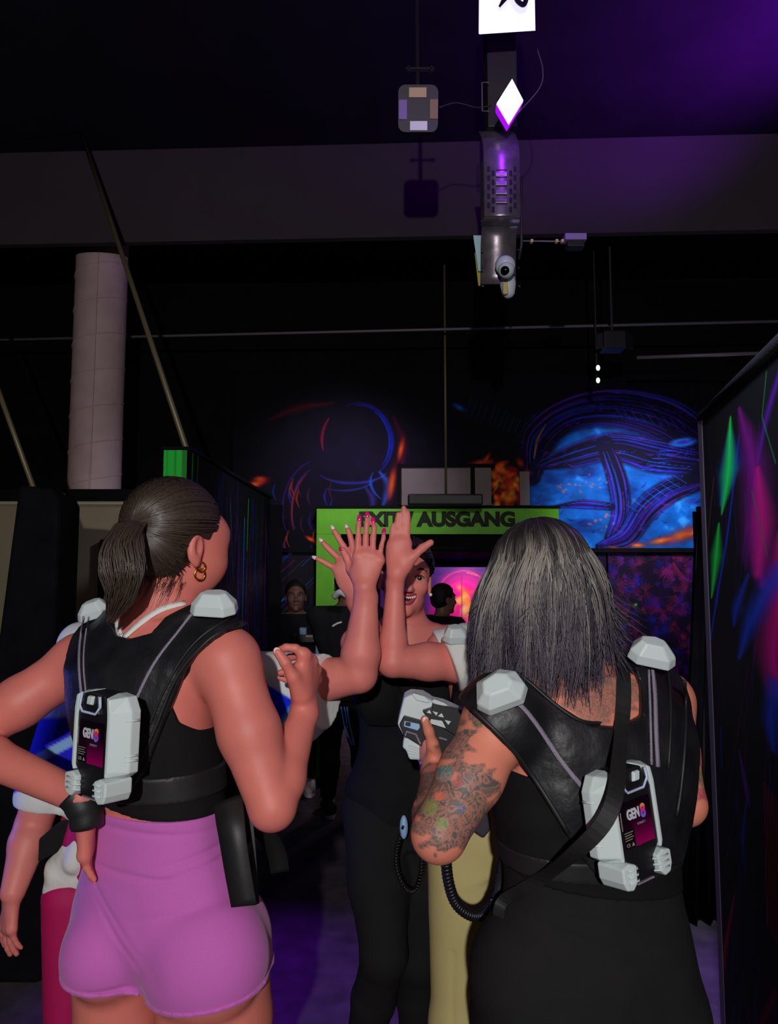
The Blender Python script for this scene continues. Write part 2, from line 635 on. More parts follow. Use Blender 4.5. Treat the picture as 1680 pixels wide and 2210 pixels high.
M['rail'] = mat('grey_rail', (120, 112, 120), 0.5, 0.2)
M['green'] = mat('bright_green_frame', (96, 178, 10), 0.45, var=0.12, vscale=10, spec=0.3)
M['sign_letter'] = mat('dark_grey_letters', (38, 40, 30), 0.6, 0, spec=.15)
M['steel'] = mat('galvanised_steel', (150, 138, 150), 0.36, 0.7, var=0.3, vscale=22, bump=0.08, bscale=40)
M['slot'] = mat('dark_slot', (14, 12, 16), 0.8)
M['whiteplastic'] = mat('white_plastic', (206, 218, 218), 0.42, spec=0.4)
M['darkplastic'] = mat('dark_plastic', (26, 24, 28), 0.5)
M['smoke'] = mat('smoky_plastic', (58, 48, 62), 0.5)
M['pad_cream'] = mat('cream_pad', (214, 186, 136), 0.6)
M['pad_lav'] = mat('lavender_pad', (148, 120, 190), 0.6)
M['pad_tan'] = mat('tan_pad', (150, 128, 92), 0.6)
M['pad_white'] = mat('white_pad', (250, 250, 250), 0.4)
M['screen_blue'] = mat('pale_blue_plate', (186, 226, 236), 0.4)
M['yellow'] = mat('yellow_plate', (190, 176, 70), 0.5)
M['lamp_white'] = mat('lit_lamp_white', (250, 250, 250), 0.5, emit=(232, 240, 232), estr=0.95)
M['lamp_violet'] = mat('lit_lamp_violet', (250, 240, 255), 0.5, emit=(255, 246, 255), estr=1.6)
M['lamp_edge'] = mat('lit_violet_edge', (150, 0, 255), 0.5, emit=(170, 10, 255), estr=1.0)
M['spot_lit'] = mat('lit_spot', (250, 250, 255), 0.5, emit=(215, 225, 220), estr=1.3)
M['paint'] = mat('painted_panel', (128, 128, 128), 0.75, attr='paint', spec=0.15)
M['paint_gloss'] = mat('glossy_painted_panel', (128, 128, 128), 0.45, attr='paint', spec=0.3)
M['lens'] = mat('black_lens', (6, 6, 8), 0.1, spec=0.8)
M['chrome'] = mat('chrome', (210, 205, 215), 0.18, 1.0)

# ------------------------------------------------------------------ the room
b = MB().box((0, 4.5, -0.05), (11, 16, 0.1))
tag(b.build('floor', M['carpet']), kind='structure')
b = MB().box((0, 4.5, 4.37), (11, 16, 0.1))
tag(b.build('ceiling', M['ceil']), kind='structure')
tag(MB().box((0, 12.0, 2.16), (11, 0.1, 4.32)).build('wall_back', M['black']), kind='structure')
tag(MB().box((-4.6, 4.5, 2.16), (0.1, 15, 4.32)).build('wall_left', M['black']), kind='structure')
tag(MB().box((4.6, 4.5, 2.16), (0.1, 15, 4.32)).build('wall_right', M['black']), kind='structure')
# lit bulkhead beam across the hall (its face turns slightly towards the right)
zb, zt = P(0, 528, 4.6)[2], 4.318
yr_ = 4.6 * (zb - CZ) / (P(1680, 495, 4.6)[2] - CZ)
xl_, xr_ = P(0, 528, 4.6)[0], P(1680, 495, yr_)[0]
sl_ = (yr_ - 4.6) / (xr_ - xl_)
bl, br = np.array([-4.55, 4.6 + (-4.55 - xl_) * sl_, 0]), np.array([4.55, 4.6 + (4.55 - xl_) * sl_, 0])
b = MB().prism([bl + [0, 0, zb], br + [0, 0, zb], br + [0, 0, zt], bl + [0, 0, zt]], (0, 0.05, 0))
tag(b.build('trim_bulkhead', M['beam']), kind='structure')

# wall with the entrance: Y = 6.15, opening in the middle
YW = 6.15
wx = lambda px: (px - 840) / 1600 * YW
zw = lambda py: P(840, py, YW)[2]
xo0, xo1 = wx(735), wx(1190)
zsplit, ztop = zw(1188), zw(835)
b = MB()
b.box(((-4.5 + xo0) / 2, YW + 0.1, zsplit / 2), (xo0 + 4.5, 0.16, zsplit))
b.box(((4.5 + xo1) / 2, YW + 0.1, zsplit / 2), (4.5 - xo1, 0.16, zsplit))
b.box((0, YW + 0.1, (zsplit + 4.3) / 2), (9.0, 0.16, 4.3 - zsplit))
tag(b.build('wall_entrance', M['black']), kind='structure')

# --- upper mural : abstract night sky, generic artwork
rng = np.random.RandomState(5)
c = Canvas(500, 1520, 800, 1188, 680, 260, (5, 3, 12))
U, W = c.u, c.v
n1 = vnoise(U / 60, W / 60, 1)
n2 = vnoise(U / 25, W / 25, 2)
n3 = vnoise(U / 90 + 4, W / 30 + 2, 3)
# left: deep violet cloud with curved light trails
c.blob((770, 1000), (250, 190), (20, 8, 40), soft=1.0)
c.stroke([(580, 905), (640, 880), (720, 868)], [4, 16, 4], (90, 8, 20), soft=1.0, alpha=.7)
c.stroke([(868, 1010), (872, 960), (850, 900)], [4, 14, 6], (120, 6, 40), soft=1.0, alpha=.5)
for k, (cx, cy, rx, ry, a0, a1, col, w) in enumerate([
        (775, 955, 72, 82, -95, 55, (20, 30, 190), 6), (775, 955, 66, 78, -60, 40, (10, 60, 220), 3), (772, 955, 78, 86, -110, -40, (30, 14, 110), 5),
        (778, 950, 84, 84, 165, 215, (170, 14, 50), 5), (700, 1100, 90, 110, 150, 250, (60, 20, 120), 3), (690, 1100, 60, 90, 150, 250, (70, 40, 130), 3),
        (705, 1110, 75, 105, 160, 235, (150, 30, 20), 3), (760, 1010, 80, 34, 20, 150, (50, 50, 160), 5), (740, 1030, 70, 30, 10, 120, (30, 60, 150), 3),
        (900, 1040, 100, 60, 140, 200, (30, 80, 190), 5)]):
    aa = np.radians(np.linspace(a0, a1, 9))
    c.stroke([(cx + rx * math.cos(t), cy + ry * math.sin(t)) for t in aa], [1, w, w, 1], col, soft=.9, alpha=.85)
c.stroke([(820, 1020), (838, 1045), (835, 1070), (826, 1095)], [4, 14, 12, 5], (40, 90, 190), soft=.9, alpha=.8)
c.stroke([(790, 1055), (805, 1080), (800, 1110)], [4, 12, 5], (70, 60, 150), soft=.9, alpha=.6)
for k in range(26):
    x, y = rng.uniform(590, 720), rng.uniform(1010, 1180)
    col = [(190, 60, 15), (40, 30, 140), (90, 20, 60), (30, 50, 170)][k % 4]
    c.stroke([(x, y), (x - 4, y + 18), (x + 2, y + 36)], [1, 3.2, 1], col, soft=.8, alpha=.75)
for (x, y, rx, ry, a) in [(846, 1045, 9, 40, .15), (866, 970, 7, 30, .2), (1040, 1000, 30, 9, -.2), (1052, 990, 16, 5, -1.0), (560, 1035, 16, 7, 0), (545, 1048, 34, 9, -.3), (672, 1165, 14, 5, .5)]:
    c.blob((x, y), (rx * 1.5, ry * 1.5), (150, 10, 20), a, 1.0, .9)
    c.blob((x, y), (rx, ry), (250, 110, 20), a, 1.0, .9)
# middle: dark with blue wisps, embers
c.blob((993, 878), (22, 9), (16, 90, 190), .5, 1)
for k in range(12):
    x = 1010 + k * 11 + rng.uniform(-4, 4)
    c.stroke([(x + 16, 850 + 6 * k), (x, 900 + 4 * k)], [1, 5, 1], (14, 60 + 5 * k, 170), soft=1, alpha=.6, smooth=False)
# right: blue storm sky
right = np.clip((U - (1128 - (W - 900) * .02)) / 30, 0, 1) * np.clip((W - 868 - np.abs(U - 1300) * .12) / 60, 0, 1)
c.mix((10, 105, 205), right * (0.55 + 0.7 * n1))
c.mix((90, 180, 240), right * np.clip((n2 * n1 - .33) * 5, 0, .5))
c.mix((4, 36, 110), right * np.clip((n3 - .55) * 4, 0, .8))
# sweeping dark ribbons (abstract)
def ribbon_set(p0, col_d, col_l, wid, nline, seed):
    r2 = np.random.RandomState(seed)
    c.stroke(p0, wid, col_d, soft=.25)
    pp = catmull(np.array([[a, b_, 0] for a, b_ in p0]), 6)[:, :2]
    t = np.gradient(pp, axis=0)
    nn = np.stack([-t[:, 1], t[:, 0]], 1)
    nn /= np.linalg.norm(nn, axis=1)[:, None]
    wi = np.interp(np.linspace(0, 1, len(pp)), np.linspace(0, 1, len(wid)), wid)
    for q in range(nline):
        o = r2.uniform(-.85, .85)
        i0 = r2.randint(0, len(pp) - 6)
        i1 = min(len(pp), i0 + r2.randint(6, 22))
        seg = (pp + nn * (wi * o)[:, None])[i0:i1:2]
        if len(seg) > 1:
            c.stroke(seg, [.6, r2.uniform(1.4, 3), .6], col_l[r2.randint(len(col_l))], soft=.9, alpha=.8)
BL = [(40, 30, 170), (20, 80, 220), (70, 20, 170), (30, 50, 200), (110, 40, 160)]
ribbon_set([(1150, 1030), (1165, 950), (1230, 895), (1330, 880), (1440, 905), (1520, 960)], (12, 5, 40), BL, [22, 46, 42, 50, 60, 60], 34, 3)
ribbon_set([(1160, 1010), (1240, 985), (1330, 965), (1420, 985), (1520, 1000)], (10, 4, 34), BL, [8, 30, 36, 44, 34], 26, 4)
ribbon_set([(1310, 960), (1335, 1040), (1340, 1110), (1315, 1165)], (12, 4, 38), BL, [22, 26, 24, 14], 26, 6)
ribbon_set([(1520, 1035), (1450, 1060), (1395, 1100), (1350, 1160), (1290, 1180)], (10, 4, 34), BL, [26, 30, 32, 26, 8], 30, 7)
ribbon_set([(1200, 1095), (1260, 1090), (1320, 1095)], (14, 6, 50), BL, [4, 12, 10], 8, 8)
for k in range(9):
    c.stroke([(1335 + k * 17, 880 + k * 3), (1350 + k * 17, 902 + k * 3)], [1, 3.4, 1], (30, 70, 190), soft=.9, alpha=.8, smooth=False)
for k in range(8):
    c.stroke([(1372 + k * 8, 1030 - k * 8), (1425 + k * 6, 1036 - k * 9)], [1, 4, 1], (20, 90, 230), soft=.9, alpha=.8, smooth=False)
for k in range(8):
    c.stroke([(1352 + k * 15, 1090 - k * 9), (1380 + k * 15, 1108 - k * 9)], [1, 4, 1], (30, 110, 230), soft=.9, alpha=.75, smooth=False)
c.blob((1480, 955), (36, 12), (30, 130, 230), -.12, .5)
c.blob((1480, 955), (24, 6), (60, 50, 190), -.12, .6)
c.stroke([(1155, 990), (1163, 950), (1182, 915)], [1.5, 5, 1.5], (210, 140, 60), soft=1, alpha=.8)
for (x, y, rx, ry, a) in [(1475, 1155, 45, 12, -.35), (1425, 1168, 30, 7, -.2), (1375, 1178, 18, 5, 0), (1500, 1148, 24, 9, -.3), (1330, 1186, 20, 4, .2)]:
    c.blob((x, y), (rx * 1.5, ry * 1.9), (170, 30, 20), a, 1.0, .9)
    c.blob((x, y), (rx, ry), (255, 130, 20), a, 1.0, .9)
# drifting sparks and loose violet brushwork over the ribbons
for k in range(170):
    x, y = rng.uniform(1150, 1515), rng.uniform(872, 1175)
    a_, l_ = rng.uniform(-.9, .5), rng.uniform(8, 30)
    colr = [(60, 20, 150), (90, 30, 170), (20, 60, 200), (10, 20, 70), (14, 8, 50), (130, 50, 170)][k % 6]
    c.stroke([(x, y), (x + l_ * .5 * math.cos(a_), y + l_ * .5 * math.sin(a_) + 3), (x + l_ * math.cos(a_), y + l_ * math.sin(a_))], [.6, rng.uniform(1.5, 5), .6], colr, soft=1, alpha=.55)
for k in range(34):
    t = rng.uniform(0, 1)
    x, y = 1185 + 150 * t + rng.normal(0, 8), (1060 if k % 2 else 1150) - 30 * t + rng.normal(0, 7)
    c.blob((x, y), (rng.uniform(3, 9), rng.uniform(2, 5)), (225, 110, 90), rng.uniform(-1, 1), 1.0, .7)
# ember field left of the blue sky
for k in range(110):
    x, y = rng.normal(1092, 24), rng.normal(1048, 24)
    if x > 1143 or x < 1030: continue
    c.blob((x, y), (rng.uniform(6, 18), rng.uniform(4, 12)), [(235, 60, 20), (255, 140, 20), (190, 20, 40), (255, 170, 40)][k % 4], rng.uniform(0, 3), 1.0, .8)
c.C *= (0.75 + .5 * n2)[..., None]
mural = tag(c.obj('painted_mural', lambda u, v: np.stack([(u - 840) / 1600 * YW, np.full(u.shape, YW - 0.03), CZ + (1250.6 - v) / 1600 * YW * 1.005], 1), M['paint'], thick=(0, .03, 0)),
            'wide abstract mural of blue storm clouds, dark ribbons and orange embers above the entrance', 'mural')

# --- lower panels left and right of the entrance
def wallpanel(name, label, px0, px1, py0, py1, paint, Y=YW - 0.025, res=1.6, mname='paint'):
    cc = Canvas(px0, px1, py0, py1, max(8, int((px1 - px0) / res)), max(8, int((py1 - py0) / res)), (26, 20, 30))
    paint(cc)
    o = cc.obj(name, lambda u, v: np.stack([(u - 840) / 1600 * Y, np.full(u.shape, Y), CZ + (1250.6 - v) / 1600 * Y * 1.005], 1), M[mname], thick=(0, .022, 0))
    return tag(o, label, 'painted panel')


def paint_floral(cc):
    r3 = np.random.RandomState(11)
    cc.mix((44, 18, 70), .35 + .9 * vnoise(cc.u / 50, cc.v / 50, 9) - .3)
    for k in range(230):
        x, y, a = r3.uniform(1310, 1510), r3.uniform(1200, 1480), r3.uniform(0, 6.28)
        col = [(120, 20, 110), (60, 30, 190), (160, 30, 80), (30, 40, 190), (110, 30, 160), (180, 50, 90)][r3.randint(6)]
        l = r3.uniform(10, 26)
        for q in range(5):
            aa = a + (q - 2) * .42
            cc.stroke([(x, y), (x + l * .5 * math.cos(aa), y + l * .5 * math.sin(aa)), (x + l * math.cos(aa + .15), y + l * math.sin(aa + .15))], [1, 3.4, .6], col, soft=1, alpha=.42)
    cc.blob((1368, 1305), (7, 4), (90, 190, 50), -.6)
    for k in range(9):
        cc.stroke([(1455, 1212 + k), (1436 + 5 * k, 1230 + k * 2), (1420 + 9 * k, 1250 + 7 * math.sin(k))], [1, 3.2, .6], (190, 40, 90), soft=1, alpha=.6)


def paint_stripes(cc):
    r3 = np.random.RandomState(12)
    for k in range(26):
        x, y = r3.uniform(570, 690), r3.uniform(1190, 1420)
        l = r3.uniform(30, 90)
        col = [(90, 20, 190), (40, 30, 200), (170, 30, 180), (20, 110, 230), (90, 80, 80)][r3.randint(5)]
        cc.stroke([(x, y), (x + l * .75, y - l * .7)], [1, r3.uniform(1.5, 5), 1], col, soft=.9, alpha=.7, smooth=False)
    cc.stroke([(588, 1318), (628, 1278)], [2, 4, 2], (20, 150, 255), soft=.7, smooth=False)


wallpanel('floral_panel', 'painted panel of purple and magenta ferns right of the entrance', 1312, 1530, 1193, 1900, paint_floral)
wallpanel('violet_panel', 'narrow plain violet panel between the entrance and the fern panel', 1205, 1308, 1193, 1900, lambda cc: cc.mix((60, 14, 110), vnoise(cc.u / 40, cc.v / 60, 21) * 1.2 - .3))
wallpanel('striped_panel', 'panel with slanting violet and blue light stripes left of the green frame', 560, 680, 1193, 1900, paint_stripes)
tag(MB().box(((wx(560) + wx(1520)) / 2, YW - 0.03, zw(1188)), (wx(1520) - wx(560), 0.05, 0.035)).build('trim_dado', M['black']), kind='structure')

# grey board with a post above the sign
t = thing('grey_hatch', 'grey boarded hatch with a dark post, above the green exit sign', 'hatch', P(1005, 1090, YW - .06))
x0, x1 = wx(866), wx(1060)
zz0, zz1 = zw(1092), zw(1012)
MB().box(((x0 + x1) / 2, YW - .05, (zz0 + zz1) / 2), (x1 - x0, .03, zz1 - zz0)).build('board', M['greybox'], t)
MB().box((wx(1020), YW - .075, (zz0 + zz1) / 2 + .02), (.035, .02, zz1 - zz0 - .03)).build('post', M['black'], t)
MB().box(((x0 + x1) / 2, YW - .06, zz1 + .015), (x1 - x0 + .06, .05, .03)).box((x0 - .015, YW - .06, (zz0 + zz1) / 2), (.03, .05, zz1 - zz0)).build('frame', M['black'], t)
t = thing('grey_board', 'small grey board between embers mural and blue storm clouds', 'board', P(1130, 1090, YW - .06))
MB().box((wx(1132), YW - .05, (zw(1092) + zw(1020)) / 2), (wx(1143) - wx(1122), .03, zw(1020) - zw(1092))).build('board', M['greybox'], t)

# green entrance frame with the sign
YG = 5.95
gx = lambda px: (px - 840) / 1600 * YG
gz = lambda py: P(840, py, YG)[2]
t = thing('exit_portal', 'bright green square door frame lettered EXIT / AUSGANG', 'door frame', (gx(945), YG, 0))
h = .1
b = MB().box(((gx(683) + gx(1208)) / 2, YG + h / 2, (gz(1097) + gz(1153)) / 2), (gx(1208) - gx(683), h, gz(1097) - gz(1153)))
b.build('sign_board', M['green'], t, bevel=.003)
MB().box(((gx(683) + gx(736)) / 2, YG + h / 2, gz(1153) / 2), (gx(736) - gx(683), h, gz(1153) - .001)).build('leg', M['green'], t, bevel=.003)
MB().box(((gx(1165) + gx(1208)) / 2, YG + h / 2, gz(1153) / 2), (gx(1208) - gx(1165), h, gz(1153) - .001)).build('leg', M['green'], t, bevel=.003)
MB().box(((gx(680) + gx(1211)) / 2, YG + h / 2, gz(1094)), (gx(1211) - gx(680), h + .02, .02)).build('top_edging', M['black'], t)


def text(name, body, loc, size, m, parent, ax_r=(1, 0, 0), ax_u=(0, 0, 1), extrude=0.002, bold=0.0, align='CENTER', shear=0.0, width=None):
    cu = bpy.data.curves.new(name, 'FONT')
    cu.body = body
    cu.size = size
    cu.extrude = extrude
    cu.offset = bold
    cu.shear = shear
    cu.align_x = align
    cu.align_y = 'CENTER'
    o = bpy.data.objects.new(name, cu)
    COL.objects.link(o)
    r, u = norm(ax_r), norm(ax_u)
    n = np.cross(r, u)
    bpy.context.view_layer.update()
    sx = 1.0
    if width: sx = width / max(o.dimensions.x, 1e-5)
    Mx = Matrix(((r[0], u[0], n[0]), (r[1], u[1], n[1]), (r[2], u[2], n[2]))).to_4x4() @ Matrix.Diagonal((sx, 1, 1, 1))
    dg = bpy.context.evaluated_depsgraph_get()
    me = bpy.data.meshes.new_from_object(o.evaluated_get(dg))
    bpy.data.objects.remove(o)
    me.transform(Mx)
    me.materials.clear()
    me.materials.append(m)
    q = bpy.data.objects.new(name, me)
    COL.objects.link(q)
    if parent is not None:
        q.parent = parent
        q.location = Vector([float(v) for v in loc]) - wloc(parent)
    else:
        q.location = [float(v) for v in loc]
    return q


text('lettering', 'EXIT / AUSGANG', (gx(944), YG - .002, (gz(1107) + gz(1137)) / 2), .155, M['sign_letter'], t, bold=.009, width=gx(1113) - gx(775))

# passage behind the frame: lintels, painted soffit, end doors
tag(MB().box((gx(960), 6.22, zw(1176)), (gx(1200) - gx(700), .3, .075)).build('trim_lintel', M['black']), kind='structure')
YB = 8.0
tag(MB().box((.9, YB, CZ + 34 / 1600 * YB), (3.4, .12, .075)).build('trim_lintel_far', M['black']), kind='structure')
cc = Canvas(0, 1, 0, 1, 300, 60, (30, 10, 90))
cc.mix((10, 20, 150), vnoise(cc.u * 14, cc.v * 3, 31) * 1.6 - .5)
for k in range(22):
    x = rng.uniform(0, 1)
    cc.stroke([(x, 0), (x + rng.uniform(-.04, .04), 1)], rng.uniform(.002, .007), (20, 70, 240), soft=.7, alpha=.9, smooth=False)
cc.stroke([(0, .03), (1, .05)], .03, (200, 30, 110), soft=.9, smooth=False)
x0, x1 = -.7, 2.6
tag(cc.obj('painted_fascia', lambda u, v: np.stack([x0 + (x1 - x0) * u, 7.2 + .7 * v, (CZ + 64 / 1600 * 7.2) * (1 - v) + (CZ + 40 / 1600 * 7.9) * v], 1), M['paint'], thick=(0, .01, .03)),
    'blue and violet painted soffit above the far double door', 'painted panel')
cc = Canvas(820, 1260, 1222, 1700, 260, 200, (46, 8, 100))
U, W = cc.u, cc.v
cc.mix((110, 10, 150), vnoise(U / 40, W / 40, 33) - .2)
cc.blob((1000, 1330), (86, 110), (250, 10, 160), 0, .35, .95)
for k in range(3):
    aa = np.radians(np.linspace(190, 350, 14))
    cc.stroke([(1000 + (40 + 10 * k) * math.cos(q), 1300 + (44 + 12 * k) * math.sin(q)) for q in aa], 2.4, [(255, 40, 190), (200, 10, 130), (255, 60, 150)][k], soft=.8, alpha=.7)
for k in range(30):
    x, y = rng.normal(1006, 9), rng.normal(1302, 17)
    cc.blob((x, y), (rng.uniform(6, 13), rng.uniform(8, 20)), [(255, 150, 40), (255, 215, 90), (255, 235, 150), (255, 110, 60)][k % 4], rng.uniform(0, 3), 1.0, .75)
cc.stroke([(996, 1240), (996, 1420)], 1.5, (120, 20, 60), soft=.9, alpha=.8, smooth=False)
cc.stroke([(1008, 1236), (1030, 1242)], 2.2, (230, 150, 90), soft=.9, alpha=.8, smooth=False)
YD = 9.6
tag(cc.obj('painted_double_door', lambda u, v: np.stack([(u - 840) / 1600 * YD, np.full(u.shape, YD), np.maximum(CZ + (1250.6 - v) / 1600 * YD, 0)], 1), M['paint_gloss'], thick=(0, .05, 0)),
    'far double door painted with a glowing magenta and yellow sunburst arch', 'door')
tag(MB().box((-.75, 7.9, 1.5), (.08, 3.3, 3.0)).box((2.75, 7.9, 1.5), (.08, 3.3, 3.0)).build('wall_passage', M['black']), kind='structure')

# thin silver post by the green frame
p0 = P(698, 1716, 5.1)
t = thing('barrier_post', 'thin silver queue post standing before the green left frame leg', 'post', (p0[0], p0[1], 0))
MB().tube([(p0[0], p0[1], .01), (p0[0], p0[1], 1.0)], .011, 10).build('pole', M['chrome'], t, smooth=True)
MB().tube([(p0[0], p0[1], 0), (p0[0], p0[1], .012)], .07, 20).build('base', M['darkrod'], t)

# ------------------------------------------------------------------ left painted partition
YL0, YL1 = 3.14, 5.05
XL0, XL1 = P(405, 975, YL0)[0], P(582, 1095, YL1)[0]
ZP = P(405, 972, YL0)[2]
t = thing('painted_partition', 'tall black partition with light streaks and a green painted end, behind the ponytail', 'partition', ((XL0 + XL1) / 2 - .06, (YL0 + YL1) / 2, 0))
TH = .10
b = MB().prism([(XL0, YL0, 0), (XL1, YL1, 0), (XL1 - TH, YL1, 0), (XL0 - TH, YL0, 0)], (0, 0, ZP))
b.build('core', M['black'], t)
cc = Canvas(YL0, YL1, 0, ZP, 420, 340, (10, 6, 16))
r4 = np.random.RandomState(8)
for k in range(240):
    y, z = r4.uniform(YL0, YL1), r4.uniform(.9, ZP)
    l = r4.uniform(.1, .7)
    col = [(90, 30, 190), (30, 60, 230), (190, 20, 40), (140, 50, 190), (30, 130, 210), (20, 190, 80)][min(5, int(r4.exponential(1.8)))]
    cc.stroke([(y, z), (y + r4.uniform(-.1, .1), z - l)], [.003, r4.uniform(.006, .02), .003], col, soft=.9, alpha=.7, smooth=False)
for y, z, l, col in ((3.2, 2.1, .5, (20, 220, 60)), (3.28, 2.1, .35, (10, 150, 40)), (4.35, 2.02, .3, (10, 210, 50)), (4.25, 1.9, .9, (10, 150, 170)), (4.9, 1.95, .8, (160, 16, 20)), (5.3, 1.7, .4, (180, 16, 20))):
    cc.stroke([(y, z), (y - .02, z - l)], [.01, .03, .008], col, soft=.8, smooth=False)
cc.obj('painted_face', lambda u, v: np.stack([XL0 + (XL1 - XL0) * (u - YL0) / (YL1 - YL0) + .006, u, v], 1), M['paint'], parent=t)
cc = Canvas(0, 1, 0, 1, 30, 200, (16, 200, 50))
cc.mix((4, 60, 14), vnoise(cc.u * 6, cc.v * 2, 5) * 1.8 - .6)
cc.mix((8, 10, 20), np.clip((.75 - cc.v) * 4, 0, 1))
cc.obj('end_face', lambda u, v: np.stack([XL0 - TH + TH * u, np.full(u.shape, YL0 - .006), ZP * v], 1), M['paint_gloss'], parent=t, label='bright green painted end face')
MB().prism([(XL0 + .02, YL0 - .01, ZP), (XL1 + .02, YL1, ZP), (XL1 - TH - .01, YL1, ZP), (XL0 - TH - .01, YL0 - .01, ZP)], (0, 0, .015)).build('top_cap', M['blackcloth'], t)
MB().box((XL1 - .05, YL1 + .04, ZP / 2 - .02), (.26, .06, ZP - .04)).build('end_post', M['black'], t)

# ------------------------------------------------------------------ right painted partition
A0, A1 = P(1519, 905, 2.5), P(1700, 722, 1.66)
ZR = A0[2]
dR = norm([A0[0] - A1[0], A0[1] - A1[1], 0])
A2 = A0 - dR * (float(np.linalg.norm((A0 - A1)[:2])) + .12)
A2[2] = ZR
nR = norm(np.cross(dR, [0, 0, 1]))
if nR[0] > 0: nR = -nR
t = thing('painted_partition', 'tall black partition streaked green, magenta and blue along the right edge', 'partition', ((A0[0] + A2[0]) / 2, (A0[1] + A2[1]) / 2, 0))
b = MB().prism([(A0[0], A0[1], 0), (A2[0], A2[1], 0), (A2[0] - nR[0] * .06, A2[1] - nR[1] * .06, 0), (A0[0] - nR[0] * .06, A0[1] - nR[1] * .06, 0)], (0, 0, ZR))
b.build('core', M['black'], t)
LR = float(np.linalg.norm((A0 - A2)[:2]))
cc = Canvas(0, LR / 4, 0, ZR, 300, 520, (4, 3, 9))     # u = quarter metres from the far post


def RP(px, py):
    """where the view ray through a spot of the photo meets the partition face"""
    o = np.array([0, 0, CZ])
    d = P(px, py, 1.0) - o
    s = ((A0 - o) @ nR) / (d @ nR)
    q = o + d * s
    return ((A0 - q) @ dR / 4, q[2])


def rs(pp, w, col, al=.9, soft=1.1):
    cc.stroke([RP(*q) for q in pp], w, col, soft=soft, alpha=al)


r5 = np.random.RandomState(4)
for k in range(60):
    x, y = r5.uniform(1525, 1690), r5.uniform(900, 2200)
    l = r5.uniform(60, 260)
    col = [(30, 8, 70), (40, 8, 90), (14, 20, 90), (60, 6, 60)][k % 4]
    rs([(x, y), (x - l * r5.uniform(-.1, .2), y + l)], [.003, r5.uniform(.006, .025), .003], col, .6)
rs([(1600, 880), (1630, 1010), (1640, 1180), (1650, 1260)], [.006, .05, .055, .02], (130, 6, 130))
rs([(1640, 1010), (1650, 1130), (1640, 1240)], [.008, .04, .015], (190, 12, 110))
rs([(1690, 1150), (1685, 1300), (1675, 1420), (1690, 1500)], [.01, .05, .05, .04], (215, 8, 130))
rs([(1690, 800), (1660, 900), (1640, 1000)], [.01, .012, .004], (80, 10, 150))
rs([(1580, 930), (1577, 1010), (1560, 1090)], [.008, .050, .010], (10, 70, 210), .8)
rs([(1581, 900), (1576, 1020), (1562, 1110)], [.004, .034, .004], (20, 235, 80), 1)
rs([(1556, 1130), (1550, 1200), (1540, 1290)], [.005, .028, .004], (20, 225, 70), 1)
rs([(1600, 940), (1575, 1150), (1550, 1300), (1532, 1420)], [.002, .005, .006, .003], (10, 60, 230), .9)
rs([(1545, 1030), (1535, 1130), (1528, 1200)], [.002, .003, .001], (120, 60, 20), .9)
rs([(1690, 1230), (1630, 1330), (1600, 1420)], [.03, .035, .008], (14, 60, 200), .8)
rs([(1620, 1240), (1595, 1310), (1588, 1350)], [.006, .02, .006], (14, 50, 190), .8)
rs([(1680, 1480), (1670, 1560), (1675, 1620)], [.03, .03, .01], (14, 60, 200), .8)
rs([(1560, 1570), (1562, 1660)], [.002, .005, .002], (30, 60, 230), .8)
rs([(1600, 1620), (1615, 1700), (1622, 1740)], [.004, .012, .004], (90, 20, 140), .8)
for k in range(9):
    rs([(1655 + k * 5, 1690 + k * 6), (1662 + k * 5, 2000 + k * 10)], [.002, .004, .002], (130, 6, 24), .8)
rs([(1590, 1930), (1565, 2080), (1555, 2215)], [.002, .014, .012], (150, 6, 30), .9)
rs([(1618, 1720), (1608, 1800), (1612, 1880)], [.002, .006, .002], (20, 40, 170), .8)
rs([(1680, 2140), (1645, 2220)], [.008, .01], (120, 6, 30), .8)
for p, q, col in (((1660, 800), (1650, 900), (20, 120, 50)), ((1650, 900), (1680, 1000), (20, 120, 50)), ((1628, 1060), (1662, 1200), (20, 110, 60))):
    rs([p, q], .002, col, .9)
cc.obj('painted_face', lambda u, v: np.stack([A0[0] - dR[0] * u * 4 + nR[0] * .005, A0[1] - dR[1] * u * 4 + nR[1] * .005, v], 1), M['paint'], parent=t)
MB().box((A0[0] + dR[0] * .012, A0[1] + dR[1] * .012, ZR / 2), (.022, .03, ZR)).build('edge_post', M['smoke'], t)
MB().tube([A0 + dR * .02 + [0, 0, .012], A2 + [0, 0, .012]], .019, 10).build('top_rail', M['blackcloth'], t, smooth=True)

# dark curtain panel between right partition and fern panel
Y = 3.5
t = thing('black_curtain', 'black cloth curtain hanging between the right partition and the fern panel', 'curtain', (P(1560, 1400, Y)[0], Y, 0))
tops = [P(1506, 1103, Y), P(1640, 1090, Y)]
zt_ = tops[0][2]
pts = []
n = 40
for i in range(n + 1):
    s_ = i / n
    pts.append((s_, .03 * math.sin(s_ * 40) + .012 * math.sin(s_ * 91)))
V, Fq = [], []
for j in range(2):
    for s_, w_ in pts:
        for zf in (1, 0):
            xl = tops[0][0] * zf + (P(1462, 1720, Y)[0]) * (1 - zf)
            V.append((xl + (tops[1][0] - xl) * s_, Y + w_ + j * .012, zt_ * zf + .02 * (1 - zf)))
nn_ = 2 * (n + 1)
for i in range(n):
    a = 2 * i
    Fq += [(a, a + 1, a + 3, a + 2), (nn_ + a, nn_ + a + 2, nn_ + a + 3, nn_ + a + 1), (a, a + 2, nn_ + a + 2, nn_ + a), (a + 1, nn_ + a + 1, nn_ + a + 3, a + 3)]
mesh_obj('cloth', V, Fq, M['blackcloth'], t, smooth=True)
MB().tube([tops[0] + [0, .006, .01], tops[1] + [0, .006, .01]], .012, 8).build('rod', M['darkrod'], t, smooth=True)
